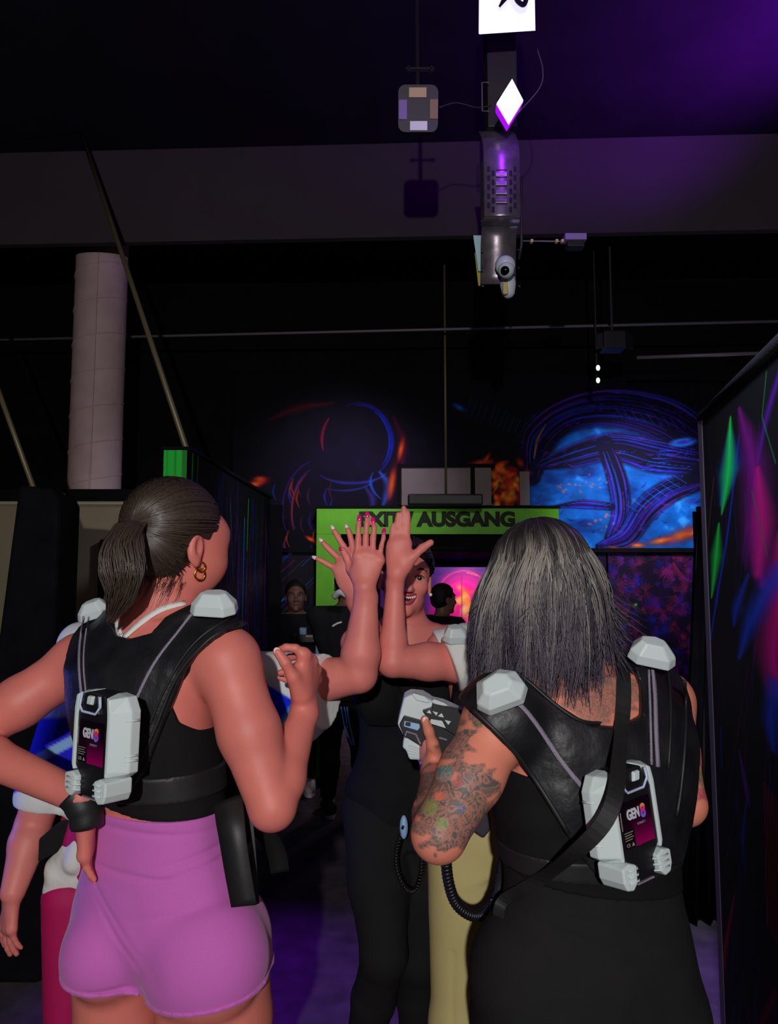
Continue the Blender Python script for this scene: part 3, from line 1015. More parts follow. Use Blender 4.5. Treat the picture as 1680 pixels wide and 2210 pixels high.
for q in tops:
    MB().tube([(q[0], q[1] + .03, 0), (q[0], q[1] + .03, q[2])], .012, 8).build('stand', M['darkrod'], t, smooth=True)

# ------------------------------------------------------------------ far left: beige boards, black cloth post
Y = 4.62
lx = lambda px: (px - 840) / 1600 * Y
lz = lambda py: P(0, py, Y)[2]
for k, (a, b_, lab) in enumerate(((128, 350, 'beige door board with pale moulding behind the ponytail woman'), (-330, 108, 'beige board at the far left edge, partly behind the black cloth screen'))):
    t = thing('beige_door', lab, 'door', (lx((a + b_) / 2), Y, 0))
    w_ = lx(b_) - lx(a)
    MB().box((lx((a + b_) / 2), Y + .02, lz(1082) / 2), (w_, .04, lz(1082))).build('leaf', M['beige'], t)
    mb = MB()
    for q in (lx(a) + .02, lx(b_) - .02):
        mb.box((q, Y - .01, lz(1082) / 2), (.025, .03, lz(1082)))
    mb.box((lx((a + b_) / 2), Y - .01, lz(1086)), (w_, .03, .025))
    mb.build('moulding', M['beigetrim'], t, bevel=.004)
tag(MB().box((lx(-20), Y + .02, lz(1070)), (lx(360) - lx(-400), .12, .075)).build('trim_rail', M['black']), kind='structure')
t = thing('black_door', 'narrow black door edge in the beige boards beside the ponytail', 'door', (lx(260), Y - .03, 0))
MB().box((lx(262), Y - .03, lz(1165) / 2), (lx(302) - lx(222), .04, lz(1165))).build('leaf', M['black'], t, bevel=.004)
Y = 3.0
pt = [P(38, 1047, Y), P(112, 1052, Y), P(128, 1085, Y), P(128, 1085, Y) * [1, 1, 0], (P(-40, 1500, Y)) * [1, 1, 0]]
pt[4][0] -= .06
t = thing('cloth_screen', 'leaning black cloth screen at the left edge before the beige boards', 'screen', (pt[3][0] - .2, Y, 0))
MB().prism(pt, (0, .22, 0)).build('cloth', M['blackcloth'], t, bevel=.02)
MB().tube([P(60, 1052, Y) + [0, .1, .005], P(118, 1068, Y) + [0, .1, .01]], .008, 8).build('hem_rod', M['darkrod'], t)

# ------------------------------------------------------------------ column duct
Y = 4.98
cc0 = P(203, 1065, Y)
r = .5 * (258 - 148) * mm(Y)
t = thing('spiral_duct', 'thick pale spiral-seamed duct column rising to the ceiling at left', 'duct', (cc0[0], Y, 0))
V, Fq = [], []
ns, nz = 48, 120
for j in range(nz + 1):
    for i in range(ns):
        a = 2 * math.pi * i / ns
        V.append((cc0[0] + r * math.cos(a), Y + r * math.sin(a), 4.3 * j / nz))
for j in range(nz):
    for i in range(ns):
        q = (i + 1) % ns
        Fq.append((j * ns + i, j * ns + q, (j + 1) * ns + q, (j + 1) * ns + i))
mesh_obj('shell', V, Fq, M['duct'], t, smooth=True)
sp = [(cc0[0] + (r + .001) * math.cos(a), Y + (r + .001) * math.sin(a), .05 + a / (2 * math.pi) * .245) for a in np.linspace(0, 2 * math.pi * 17.2, 900)]
MB().tube(sp, .0045, 6).build('seam', M['duct'], t, smooth=True)
MB().box((cc0[0] + .04, Y - r, 2.1), (.006, .008, 4.2)).build('strip', M['duct'], t)

# ------------------------------------------------------------------ rods, rails
def rod(name, label, cat, pts, rr, m, grp=None):
    o = MB().tube(pts, rr, 10).build(name, m, smooth=True)
    return tag(o, label, cat, grp)


rod('brace_rod', 'long slanting brass-coloured brace rod crossing before the pale duct column', 'rod', [P(405, 976, 3.16), P(168, 262, 4.45)], .013, M['rod'])
rod('brace_rod', 'short slanting brace rod at the far left edge above the black cloth screen', 'rod', [P(72, 1052, 3.05), P(-95, 590, 3.5)], .011, M['rod'])
rod('ceiling_rail', 'thin grey rail running across the dark upper hall', 'rail', [P(-260, 740, 5.55), P(1900, 688, 4.95)], .010, M['rail'])
rod('ceiling_rail', 'short pale rail section high at the right, above the mural', 'rail', [P(1375, 772, 4.9), P(1700, 760, 4.7)], .012, M['rail'])
p = P(963, 1066, 5.4)
t = thing('pendant_lamp', 'long black hanging lamp bar on a thin rod above the exit sign', 'lamp', p)
MB().tube([p, (p[0], p[1], 4.3)], .009, 8).build('rod', M['rod'], t, smooth=True)
MB().box(P(961, 1079, 5.4), (162 * mm(5.4), .09, 24 * mm(5.4))).build('lamp_bar', M['darkplastic'], t, bevel=.012)

# small ceiling spots that light the mural
Y = 4.9
for k, (py, lab) in enumerate(((793, 'small lit ceiling spot, upper of the pair above the blue mural'), (820, 'small lit ceiling spot, lower of the pair above the blue mural'))):
    p = P(1291, py, Y + .15 * k)
    t = thing('ceiling_spot', lab, 'spotlight', p, 'lit spots above the mural')
    MB().tube([p + [0, .05, .012], p + [0, 0, 0]], [.02, .016], 12).build('housing', M['darkplastic'], t, smooth=True)
    MB().ell(p + [0, -.004, -.004], (.014, .01, .020)).build('lens', M['spot_lit'], t, smooth=True)
    MB().tube([p + [0, .03, .02], (p[0], p[1] + .03, 4.3)], .005, 6).build('stem', M['darkrod'], t)
p = P(1322, 738, 4.8)
t = thing('stage_light', 'black unlit stage light with open shutters high above the mural', 'stage light', p)
MB().box(p, (.15, .14, .12)).build('housing', M['darkplastic'], t, bevel=.01)
for s_ in (-1, 1):
    MB().box(p + [s_ * .1, -.05, -.01], (.05, .01, .1), [norm([1, s_ * .6, 0]), norm([-s_ * .6, 1, 0]), (0, 0, 1)]).build('shutter', M['darkplastic'], t)
MB().tube([p + [0, 0, .06], (p[0], p[1], 4.3)], .008, 8).build('stem', M['darkrod'], t)

# ------------------------------------------------------------------ overhead steel housing with cameras
Y = 2.9
t = thing('equipment_housing', 'perforated galvanised steel equipment housing hanging from the ceiling', 'equipment housing', P(1084, 612, 3.0))
prof = [(283, 3.06), (290, 3.0), (300, 2.955), (315, 2.925), (345, 2.91), (452, 2.91), (468, 2.918), (480, 2.945), (492, 2.99), (520, 3.02), (612, 3.05)]
xl, xr = P(1045, 400, 2.91)[0], P(1123, 400, 2.91)[0]
front = [P(1084, a, b_) for a, b_ in prof]
front = list(catmull(front, 5))
poly = [(xl, q[1], q[2]) for q in front] + [(xl, q[1] + .012, q[2]) for q in front[::-1]]
o_ = MB().prism(poly, (xr - xl, 0, 0)).build('shell', M['steel'], t)
for q_ in o_.data.polygons: q_.use_smooth = len(q_.vertices) == 4
for q_ in (xl + .003, xr - .003):
    MB().box((q_, 2.975, (P(0, 330, 2.95)[2] + P(0, 480, 2.95)[2]) / 2), (.003, .10, .26)).build('side_flange', M['steel'], t)
mb = MB()
for col, x in enumerate((1055, 1065, 1103, 1112)):
    for k in range(5):
        py = 365 + k * 19.5 + (9 if col in (1, 2) else 0)
        q = P(x, py, 2.909)
        mb.box((q[0], 2.909, q[2]), (.0115, .004, .024))
for py in (367, 383, 402, 421, 440):
    q = P(1083, py, 2.909)
    mb.box((q[0], 2.909, q[2]), (.046, .004, .0042))
mb.build('vent_slots', M['slot'], t, bevel=.0018, label='dark oblong vent slots')
mb = MB()
for k in range(4):
    q = P(1083, 375 + k * 19.5, 2.905)
    mb.box((q[0], 2.9085, q[2]), (.05, .006, .017))
mb.build('louvres', M['steel'], t, bevel=.003)
mb = MB()
for x in (xl + .004, xr - .004):
    for py in (330, 350, 455, 520, 560, 600):
        q = P(1084, py, 2.9)
        MB().ell((x + (-.006 if x < (xl + xr) / 2 else .006), 2.98, q[2]), (.004, .004, .004), nu=8, nv=6).build('screw', M['chrome'], t)
MB().tube([P(1126, 380, 3.05), P(1126, 530, 3.05), P(1120, 560, 3.08)], .006, 8).build('cable', M['darkrod'], t, smooth=True)
# suspension column above it
q0, q1 = P(1083, 285, 3.1), P(1083, -60, 3.1)
t = thing('suspension_box', 'dark square hanger box between the white floodlight and the steel housing', 'hanger', q0)
zc = 4.31
MB().box(((q0[0]), 3.12, (q0[2] + zc) / 2), (.13, .12, zc - q0[2])).build('column', M['smoke'], t, bevel=.004)
mb = MB()
z0_, z1_ = P(1045, 240, 3.02)[2], P(1045, 178, 3.02)[2]
xx = P(1041, 200, 3.02)[0]
mb.tube([(xx + .03, 3.02, z0_), (xx, 3.02, z0_), (xx, 3.02, z1_), (xx + .03, 3.02, z1_)], .003, 6)
mb.build('bracket', M['rail'], t)
MB().tube(catmull([P(948, 232, 3.0), P(985, 222, 3.02), P(1030, 232, 3.05), P(1060, 228, 3.06)], 6), .003, 6).build('cable', M['darkrod'], t, smooth=True)
MB().tube(catmull([P(1118, 245, 3.02), P(1165, 190, 3.02), P(1172, 150, 3.02), P(1160, 105, 3.05)], 6), .0025, 6).build('cable', M['rail'], t, smooth=True)
# turret cameras
for py, yy, rr, lab, dx in ((583, 2.965, .034, 'white ball security camera under the steel housing', 0), (626, 3.06, .030, 'second white camera hanging below, lens hidden', 4)):
    p = P(1093 + dx, py, yy)
    t = thing('security_camera', lab, 'camera', p)
    if dx == 0:
        MB().tube([p + [0, .04, .04], p + [0, .02, .028], p + [0, .01, .012]], [.040, .042, .036], 24).build('base_ring', M['whiteplastic'], t, smooth=True)
        MB().ell(p, (rr, rr, rr), nu=24, nv=16).build('ball', M['whiteplastic'], t, smooth=True)
        d_ = norm(np.array([0, 0, CZ]) + [-.6, 0, -.2] - p)
        MB().tube([p + d_ * rr * .8, p + d_ * (rr + .003)], [.019, .017], 20).build('lens', M['lens'], t, smooth=True)
    else:
        MB().tube([p + [0, .0, .05], p + [0, 0, .02], p + [.002, 0, -.02], p + [.005, 0, -.034]], [.033, .034, .026, .012], 20).build('housing', M['whiteplastic'], t, smooth=True)
        MB().box(p + [-.015, -.024, .0], (.024, .02, .06)).build('shield', M['pad_cream'], t, bevel=.006)
# side plates
t = thing('side_plate', 'pale blue and yellow plate fixed to the left of the steel housing', 'plate', P(1035, 600, 3.1))
MB().prism([P(1022, 508, 3.08), P(1045, 508, 3.08), P(1045, 588, 3.08), P(1033, 584, 3.08)], (0, .008, 0)).build('blue_plate', M['screen_blue'], t)
MB().prism([P(1025, 545, 3.10), P(1045, 560, 3.10), P(1046, 617, 3.10), P(1033, 616, 3.10)], (0, .01, 0)).build('yellow_plate', M['yellow'], t)
t = thing('sensor_arm', 'thin sensor arm with a pale violet block right of the steel housing', 'sensor', P(1240, 516, 3.1))
MB().tube([P(1124, 520, 3.1), P(1206, 521, 3.1), P(1220, 519, 3.1)], .0035, 8).build('arm', M['rail'], t, smooth=True)
for q_ in (1148, 1202, 1214):
    MB().box(P(q_, 521, 3.09), (.012, .02, .014)).build('clip', M['pad_cream'], t, bevel=.002)
MB().box(P(1241, 515, 3.1), (48 * mm(3.1), .05, 15 * mm(3.1))).build('block', M['pad_lav'], t, bevel=.003)
MB().box(P(1241, 530, 3.11), (38 * mm(3.1), .05, 14 * mm(3.1))).build('holder', M['darkplastic'], t, bevel=.003)

# white floodlight and violet diamond lamp
Y = 2.85
t = thing('floodlight', 'big white lit square floodlight at the top of the frame', 'floodlight', P(1095, 40, Y + .1))
fl = [P(1035, 74, Y), P(1156, 66, Y), P(1154, -50, Y - .16), P(1036, -46, Y - .16)]
MB().prism(fl, (0, .02, .02)).build('panel', M['lamp_white'], t)
MB().prism([q + [0, .021, .021] for q in fl], (0, .06, .08), .9).build('housing', M['smoke'], t)
MB().tube(catmull([P(1140, -30, Y - .2), P(1133, 8, Y - .12), P(1118, 2, Y - .14), P(1108, -24, Y - .2)], 6), .010, 8).build('cable', M['darkplastic'], t, smooth=True)
MB().tube([P(1078, 15, Y - .1), P(1092, -6, Y - .12), P(1096, -26, Y - .2)], [.004, .012, .012], 8).build('clamp', M['darkplastic'], t, smooth=True)
MB().box(((fl[0] + fl[2]) / 2) + [0, .1, .1 + .25], (.04, .04, .5)).build('mount', M['smoke'], t)
Y = 2.8
t = thing('ultraviolet_lamp', 'glowing violet diamond-shaped lamp on the hanger box', 'lamp', P(1102, 218, Y))
dia = [P(1106, 168, Y), P(1131, 216, Y), P(1099, 268, Y), P(1072, 222, Y)]
cen = sum(dia) / 4
MB().prism([cen + (q - cen) * .96 for q in dia], (0, .01, 0)).build('glowing_face', M['lamp_violet'], t)
MB().prism([q + [0, .011, 0] for q in dia], (0, .05, 0), .92).build('rim', M['lamp_edge'], t)
MB().tube([cen + [0, .05, 0], (P(1083, 218, 3.06))], .02, 10).build('stem', M['darkplastic'], t)

# square four-pad sensor
Y = 2.9
c0 = P(903, 234, Y)
t = thing('tracking_sensor', 'dark square ceiling sensor with four rectangular corner pads', 'sensor', c0)
a_ = norm([1, 0, 0]); u_ = norm([0, -.28, 1]); n_ = np.cross(a_, u_)
def rrect(cx, cy, w_, h_, r_, Yq):
    o = []
    for sx, sy, a0 in ((1, 1, 0), (-1, 1, 90), (-1, -1, 180), (1, -1, 270)):
        for k in range(5):
            a = math.radians(a0 + k * 22.5)
            o.append(P(cx, cy, Yq) + a_ * ((sx * (w_ / 2 - r_) + r_ * math.cos(a)) * mm(Yq)) + u_ * ((sy * (h_ / 2 - r_) + r_ * math.sin(a)) * mm(Yq)))
    return o
MB().prism(rrect(903, 234, 91, 100, 16, Y), (0, .05, .012), .96).build('case', M['smoke'], t)
for nm, cx, cy, w_, h_, mm_ in (('pad', 902, 199, 40, 21, 'pad_cream'), ('pad', 870, 236, 19, 42, 'pad_lav'), ('pad', 937, 235, 19, 42, 'pad_tan'), ('pad', 904, 271, 40, 20, 'pad_white')):
    yq = Y - .002 + (.28 * (234 - cy) * mm(Y)) * -1
    MB().prism([P(cx, cy, yq - .004) + a_ * (i * w_ / 2 * mm(Y)) + u_ * (j * h_ / 2 * mm(Y)) for i, j in ((-1, -1), (1, -1), (1, 1), (-1, 1))], (0, .012, .003)).build(nm, M[mm_], t, bevel=.002, label={'pad_cream': 'cream pad', 'pad_lav': 'lavender pad', 'pad_tan': 'tan pad', 'pad_white': 'bright white pad'}[mm_])
MB().tube([c0 + [0, .05, .02], (c0[0], c0[1] + .1, 4.3)], .009, 8).build('stem', M['slot'], t)
MB().box(P(907, 150, Y + .05), (.12, .02, .006)).box(P(882, 150, Y + .05), (.006, .02, .02)).box(P(932, 150, Y + .05), (.006, .02, .02)).build('bracket', M['darkrod'], t)
# ------------------------------------------------------------------ people: materials
def skin_mat(name, c, tattoo=False):
    m = mat(name, c, 0.5, var=0.07, vscale=14, bump=0.06, bscale=260, sss=0.06, spec=0.4)
    if tattoo:
        nt = m.node_tree
        b = nt.nodes['Principled BSDF']
        src = b.inputs['Base Color'].links[0].from_socket
        at = nt.nodes.new('ShaderNodeAttribute'); at.attribute_name = 'ink'
        tc = nt.nodes.new('ShaderNodeTexCoord')
        no = nt.nodes.new('ShaderNodeTexNoise'); no.inputs['Scale'].default_value = 42; no.inputs['Detail'].default_value = 4; no.inputs['Distortion'].default_value = 2.4
        nt.links.new(tc.outputs['Object'], no.inputs['Vector'])
        cr = nt.nodes.new('ShaderNodeValToRGB')
        el = cr.color_ramp.elements
        el[0].position = .42; el[0].color = (1, 1, 1, 1)
        el[1].position = .455; el[1].color = (.35, .35, .35, 1)
        e = el.new(.48); e.color = (.85, .85, .85, 1)
        e = el.new(.53); e.color = (.35, .35, .35, 1)
        e = el.new(.57); e.color = (.9, .9, .9, 1)
        nt.links.new(no.outputs['Fac'], cr.inputs['Fac'])
        mu = nt.nodes.new('ShaderNodeMath'); mu.operation = 'MULTIPLY'
        nt.links.new(at.outputs['Alpha'], mu.inputs[0])
        nt.links.new(cr.outputs['Color'], mu.inputs[1])
        mx = nt.nodes.new('ShaderNodeMix'); mx.data_type = 'RGBA'
        nt.links.new(mu.outputs[0], mx.inputs['Factor'])
        nt.links.new(src, mx.inputs[6])
        nt.links.new(at.outputs['Color'], mx.inputs[7])
        nt.links.new(mx.outputs[2], b.inputs['Base Color'])
    return m


M['skin'] = skin_mat('skin', (222, 124, 112))
M['skin2'] = skin_mat('rosy_skin', (230, 132, 122))
M['skin_ink'] = skin_mat('tattooed_skin', (228, 138, 114), True)
M['skin_dimmed'] = skin_mat('dimmed_skin', (118, 80, 64))  # skin of the far people, darkened to stand for their dim light
M['hair'] = mat('brown_hair', (60, 44, 38), 0.38, attr='paint', spec=0.5)
M['hairbase'] = mat('dark_hair_base', (58, 43, 38), 0.5, bump=.3, bscale=90, stretch=(1, 1, .2))
M['hairblack'] = mat('black_hair', (22, 16, 16), 0.6, spec=.2, var=.3, vscale=60, bump=.3, bscale=120)
M['hairgrey'] = mat('grey_hair_base', (54, 48, 54), 0.5, var=.4, vscale=60, bump=.3, bscale=120, stretch=(1, 1, .15))
M['lilac'] = mat('lilac_stretch_fabric', (204, 104, 190), 0.75, var=0.03, vscale=300, bump=0.05, bscale=500, spec=0.2, sheen=.2)
M['blackfabric'] = mat('black_fabric', (22, 21, 23), 0.85, var=0.12, vscale=20, bump=0.12, bscale=300, spec=0.2)
M['blackfabric2'] = mat('charcoal_fabric', (33, 32, 34), 0.9, var=0.1, vscale=20, bump=0.12, bscale=300, spec=0.15)
M['vest'] = mat('black_vest_nylon', (30, 29, 33), 0.45, var=0.45, vscale=14, bump=0.9, bscale=11, spec=0.4)
M['webbing'] = mat('black_webbing', (34, 33, 34), 0.52, bump=0.06, bscale=500, var=.3, vscale=16)
M['piping'] = mat('grey_reflective_piping', (150, 140, 160), 0.5, bump=.5, bscale=500)
M['cream'] = mat('cream_trousers', (206, 190, 130), 0.85, var=0.05, vscale=12, bump=0.1, bscale=200, spec=.2)
M['magenta'] = mat('magenta_leggings', (190, 8, 92), 0.7, var=0.05, vscale=30)
M['whitecloth'] = mat('white_cotton', (232, 230, 226), 0.85, bump=0.25, bscale=40, spec=.2)
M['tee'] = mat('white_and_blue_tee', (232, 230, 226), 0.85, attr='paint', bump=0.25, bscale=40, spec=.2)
M['nail'] = mat('pink_nail', (235, 20, 130), 0.2, spec=.7)
M['nail_nat'] = mat('pale_nail', (238, 208, 204), 0.25, spec=.6)
M['gold'] = mat('gold', (230, 160, 60), 0.2, 1.0)
M['pearl'] = mat('pearl', (235, 232, 238), 0.2)
M['eye'] = mat('eye_white', (225, 215, 215), 0.2, attr='paint', spec=.6)
M['lips'] = mat('rose_lips', (190, 70, 84), 0.35, spec=.5)
M['teeth'] = mat('teeth', (245, 238, 228), 0.2, spec=.6)
M['mouth'] = mat('mouth_inside', (70, 14, 18), 0.6)
M['brow'] = mat('eyebrow', (60, 38, 30), 0.8)
M['shoe_white'] = mat('white_shoe', (226, 216, 222), 0.6)
M['shoe_black'] = mat('black_shoe', (20, 20, 24), 0.6)
M['bluewhite'] = mat('pale_blue_plastic', (150, 190, 235), 0.4)
M['gunblack'] = mat('black_gun_shell', (24, 22, 26), 0.38, spec=.5)
M['bracelet'] = mat('purple_foil_wristband', (150, 50, 230), 0.18, 0.85, var=.5, vscale=200)
M['stripe'] = mat('pale_blue_stripe', (110, 170, 240), 0.6)


# ------------------------------------------------------------------ people: building functions
def rot(v, axis, deg):
    return np.array(Matrix.Rotation(math.radians(deg), 3, Vector([float(q) for q in norm(axis)])) @ Vector([float(q) for q in v]))


def limb(pr, pts, rs, k=.02, tag='', flat=None):
    for i in range(len(pts) - 1):
        pr.append(cone(pts[i], pts[i + 1], rs[i], rs[i + 1], k, tag, flat))


def arm(pr, S, E, W, r=(.056, .050, .041, .044, .029), tag='arm'):
    S, E, W = map(lambda q: np.asarray(q, float), (S, E, W))
    pr.append(ell(S, (r[0],) * 3, k=.035, tag='sh'))
    limb(pr, [S, (S + E) / 2], [r[0], r[1]], .03, 'uarm')
    limb(pr, [(S + E) / 2, E], [r[1], r[2]], .02, 'uarm')
    m = E + (W - E) * .28
    limb(pr, [E, m], [r[2], r[3]], .008, tag)
    limb(pr, [m, W], [r[3], r[4]], .015, tag)


def hand_pts(pr, W, palm, fingers, thumb, n, rf=.0082, rw=.026, palm_r=.0135, tag='hand', rt=.0105):
    """palm: knuckle points (index .. little); fingers: list of joint point lists starting at the knuckle; thumb: joint points; n palm normal"""
    n = norm(n)
    for i, K in enumerate(palm):
        base = W + (K - W) * .08
        pr.append(cone(base, K, palm_r * 1.12, palm_r, .014, tag, (n, .85)))
    for i in range(len(palm) - 1):
        pr.append(cone(W + (palm[i] - W) * .3, (palm[i] + palm[i + 1]) / 2, palm_r * .95, palm_r * .85, .014, tag, (n, .85)))
    for i, f in enumerate(fingers):
        s = .86 if i == 3 else 1
        m = len(f) - 1
        for j in range(m):
            r0 = rf * s * (1.08 - .22 * j / m)
            r1 = rf * s * (1.08 - .22 * (j + 1) / m)
            pr.append(cone(f[j], f[j + 1], r0, r1, .003 if j else .007, tag))
    for K in palm:
        pr.append(ell(K - n * palm_r * .45, (.0085, .0085, .0085), None, .008, tag))
    m = len(thumb) - 1
    pr.append(cone(thumb[0], thumb[1], rt * 1.55, rt * 1.15, .016, tag))
    for j in range(1, m):
        pr.append(cone(thumb[j], thumb[j + 1], rt * (1.12 - .1 * j), rt * (1.0 - .1 * j), .006, tag))


def bend_finger(K, d, n, L, curls):
    """joint points of one finger from knuckle K along d, curling towards n"""
    d, n = norm(d), norm(n)
    ax = np.cross(d, n)
    p, out = np.asarray(K, float), [np.asarray(K, float)]
    for l, c in zip((.45, .30, .25), curls):
        d = rot(d, ax, c)
        p = p + d * L * l
        out.append(p)
    return out


def hand_pose(pr, W, d, n, side, curls, spread=(8, 2, -4, -10), thumb=None, s=1.0, tag='hand'):
    """side +1 right hand, -1 left hand"""
    d, n = norm(d), norm(n)
    n = norm(n - d * (n @ d))
    lat = np.cross(d, n) * side
    K = [W + d * a * s + lat * b * s for a, b in ((.086, .029), (.090, .010), (.086, -.010), (.078, -.028))]
    fg = []
    for i in range(4):
        di = d * math.cos(math.radians(spread[i])) + lat * math.sin(math.radians(spread[i]))
        fg.append(bend_finger(K[i], di, n, (.070, .078, .072, .056)[i] * s, curls[i]))
    if thumb is None:
        t0 = W + d * .022 * s + lat * .020 * s + n * .004
        t1 = t0 + norm(d * .6 + lat * .75 + n * .3) * .042 * s
        t2 = t1 + norm(d * .8 + lat * .4 + n * .35) * .032 * s
        t3 = t2 + norm(d * .85 + lat * .1 + n * .4) * .026 * s
        thumb = [t0, t1, t2, t3]
    hand_pts(pr, W, K, fg, thumb, n, tag=tag)
    return fg, thumb


def nail(parent, tip, d, back, w=.0062, l=.0075, m='nail', name='nail'):
    d, back = norm(d), norm(back)
    back = norm(back - d * (back @ d))
    MB().ell(np.asarray(tip) + back * .0058 + d * .000, (w, l, .0022), [np.cross(d, back), d, back], 12, 8).build(name, M[m], parent, smooth=True)


class Head:
    def __init__(h, C, fwd, up=(0, 0, 1), s=1.0, smile=False):
        h.C = np.asarray(C, float)
        h.F = norm(fwd)
        h.U = norm(np.asarray(up, float) - h.F * (np.asarray(up, float) @ h.F))
        h.R = np.cross(h.F, h.U)
        h.s = s
        h.A = [h.R, h.F, h.U]

    def p(h, r, f, u):
        return h.C + (h.R * r + h.F * f + h.U * u) * h.s

    def e(h, c, r, k=.02, tag='head', sub=False):
        return ell(h.p(*c), [q * h.s for q in r], h.A, k, tag, sub)

    def prims(h, smile=False):
        o = [h.e((0, -.012, .035), (.073, .092, .083), tag='cran'),
             h.e((0, .030, -.015), (.062, .062, .090), .03),
             h.e((0, .036, -.070), (.047, .048, .036), .03),
             h.e((0, .078, -.098), (.018, .015, .016), .022),
             h.e((0, .076, .030), (.048, .018, .012), .02),
             cone(h.p(0, .088, .012), h.p(0, .113, -.030), .0075 * h.s, .0115 * h.s, .012, 'head'),
             h.e((.011, .100, -.034), (.007, .009, .007), .008), h.e((-.011, .100, -.034), (.007, .009, .007), .008)]
        for q in (1, -1):
            o.append(h.e((q * .036, .066, -.026 if not smile else -.022), (.024, .022, .022), .02))
            o.append(h.e((q * .031, .098, .004), (.017, .016, .010), .012, sub=True))
            o.append(h.e((q * .076, -.008, -.008), (.010, .018, .031), .010, 'ear'))
            o.append(h.e((q * .083, -.004, -.003), (.006, .009, .017), .006, 'ear', sub=True))
            o.append(h.e((q * .076, -.002, -.034), (.007, .009, .011), .006, 'ear'))
        if smile:
            o.append(h.e((0, .100, -.060), (.029, .030, .0135), .008, sub=True))
        else:
            o.append(h.e((0, .093, -.056), (.024, .010, .006), .008))
        return o

    def eyes(h, parent):
        for q in (1, -1):
            c = h.p(q * .031, .0775, .004)
            mb = MB().ell(c, (.0125 * h.s,) * 3, [h.R, h.U, h.F], 20, 16)
            V = np.concatenate(mb.V)
            dd = (V - c) @ h.F / (.0125 * h.s)
            colr = np.where((dd > .93)[:, None], [[.004, .003, .003]], np.where((dd > .80)[:, None], [[.05, .022, .012]], [[.62, .55, .55]]))
            mesh_obj('eye', V, mb.F, M['eye'], parent, smooth=True, attrs={'paint': colr})
            MB().tube(catmull([h.p(q * .013, .093, .024), h.p(q * .031, .094, .032), h.p(q * .050, .080, .026)], 5), [.0018] * 4 + [.0030] * 4 + [.0018] * 3, 6).build('eyebrow', M['brow'], parent, smooth=True)
            MB().tube(catmull([h.p(q * .016, .0895, .006), h.p(q * .031, .0925, .013), h.p(q * .046, .083, .006)], 5), .0014, 6).build('eyelashes', M['brow'], parent, smooth=True)

    def smile(h, parent):
        n = 13
        up_, lo_ = [], []
        for i in range(n):
            t = -1 + 2 * i / (n - 1)
            x = .030 * t
            f = .099 - .020 * t * t
            up_.append(h.p(x, f, -.0485 + .006 * t * t))
            lo_.append(h.p(x, f - .003, -.0725 + .030 * t * t))
        MB().tube(up_, [.001 + .0040 * (1 - ((i - 6) / 6) ** 2) ** .5 for i in range(n)], 8).tube(lo_, [.001 + .0052 * (1 - ((i - 6) / 6) ** 2) ** .5 for i in range(n)], 8).build('lips', M['lips'], parent, smooth=True)
        mb = MB()
        for i in range(8):
            x = (i - 3.5) * .0062
            w_ = .0074 if i in (3, 4) else .0062
            mb.ell(h.p(x, .091 - 9 * x * x, -.0545 + .8 * abs(x) * .12), (w_ / 2 * h.s, .004 * h.s, .0070 * h.s), h.A, 10, 8)
        mb.build('teeth', M['teeth'], parent, smooth=True)
        MB().ell(h.p(0, .070, -.060), (.030 * h.s, .014 * h.s, .016 * h.s), h.A, 12, 8).build('mouth', M['mouth'], parent, smooth=True)

    def cap(h, parent, m, front=.050, low=-.07, grow=.010, hh=.004, name='hair', tilt=.55, ear=True):
        pr = [h.e((0, -.012, .035), (.073 + grow, .092 + grow, .083 + grow), tag='c'), h.e((0, -.040, -.02), (.062 + grow * .7, .052 + grow, .055), .03)]
        cl = [half(h.F - h.U * tilt, h.p(0, front, .060)), half(-h.U, h.p(0, 0, low))]
        if ear:
            for q in (1, -1):
                g = ell(h.p(q * .085, .010, -.028), [.03 * h.s, .040 * h.s, .045 * h.s], h.A)
                cl.append(lambda X, Y, Z, g=g: -g.fn(X, Y, Z))
        return solid(name, pr, m, parent, hh, clip=cl)


def slicked(h, parent, n, tone, seed, tie=(0, -.12, .02), m='hair', back=0.0):
    """hair combed back over the skull towards a tie point"""
    r_ = np.random.RandomState(seed)
    cc = h.p(0, -.012, .035)
    rad = np.array([.0855, .1045, .0955]) * h.s
    AX = np.array(h.A)
    to = AX @ (h.p(*tie) - cc) / rad
    to /= np.linalg.norm(to)
    a1 = norm(np.cross(to, [0, 0, 1])); a2 = np.cross(to, a1)
    paths, radii, cols = [], [], []
    for i in range(n):
        ph = r_.uniform(0, 2 * math.pi)
        g = a1 * math.cos(ph) + a2 * math.sin(ph)
        thm = 0
        for th_ in np.linspace(.05, 2.6, 60):
            d = to * math.cos(th_) + g * math.sin(th_)
            l = d * rad / h.s
            x, f_, u_ = abs(l[0]), l[1] - .012, l[2] + .035
            if f_ > .058 + .5 * (u_ - .06) or u_ < -.045 or (x > .05 and -.03 < f_ and u_ < .020 + .5 * max(0, f_)): break
            thm = th_
        th0 = thm * r_.uniform(.5, 1.0) ** .5
        pth = []
        for j in range(12):
            th_ = th0 * (1 - j / 11)
            d = to * math.cos(th_) + g * math.sin(th_)
            pth.append(cc + (d * rad * (1.0 + .02 * math.sin(math.pi * j / 11) + .002)) @ AX)
        paths.append(pth)
        w_ = r_.uniform(.0010, .0022)
        radii.append([w_] * 12)
        cols.append([np.array(tone) * r_.uniform(.5, 1.6)] * 12)
    return strands('hair_strands', paths, radii, cols, M[m], parent)


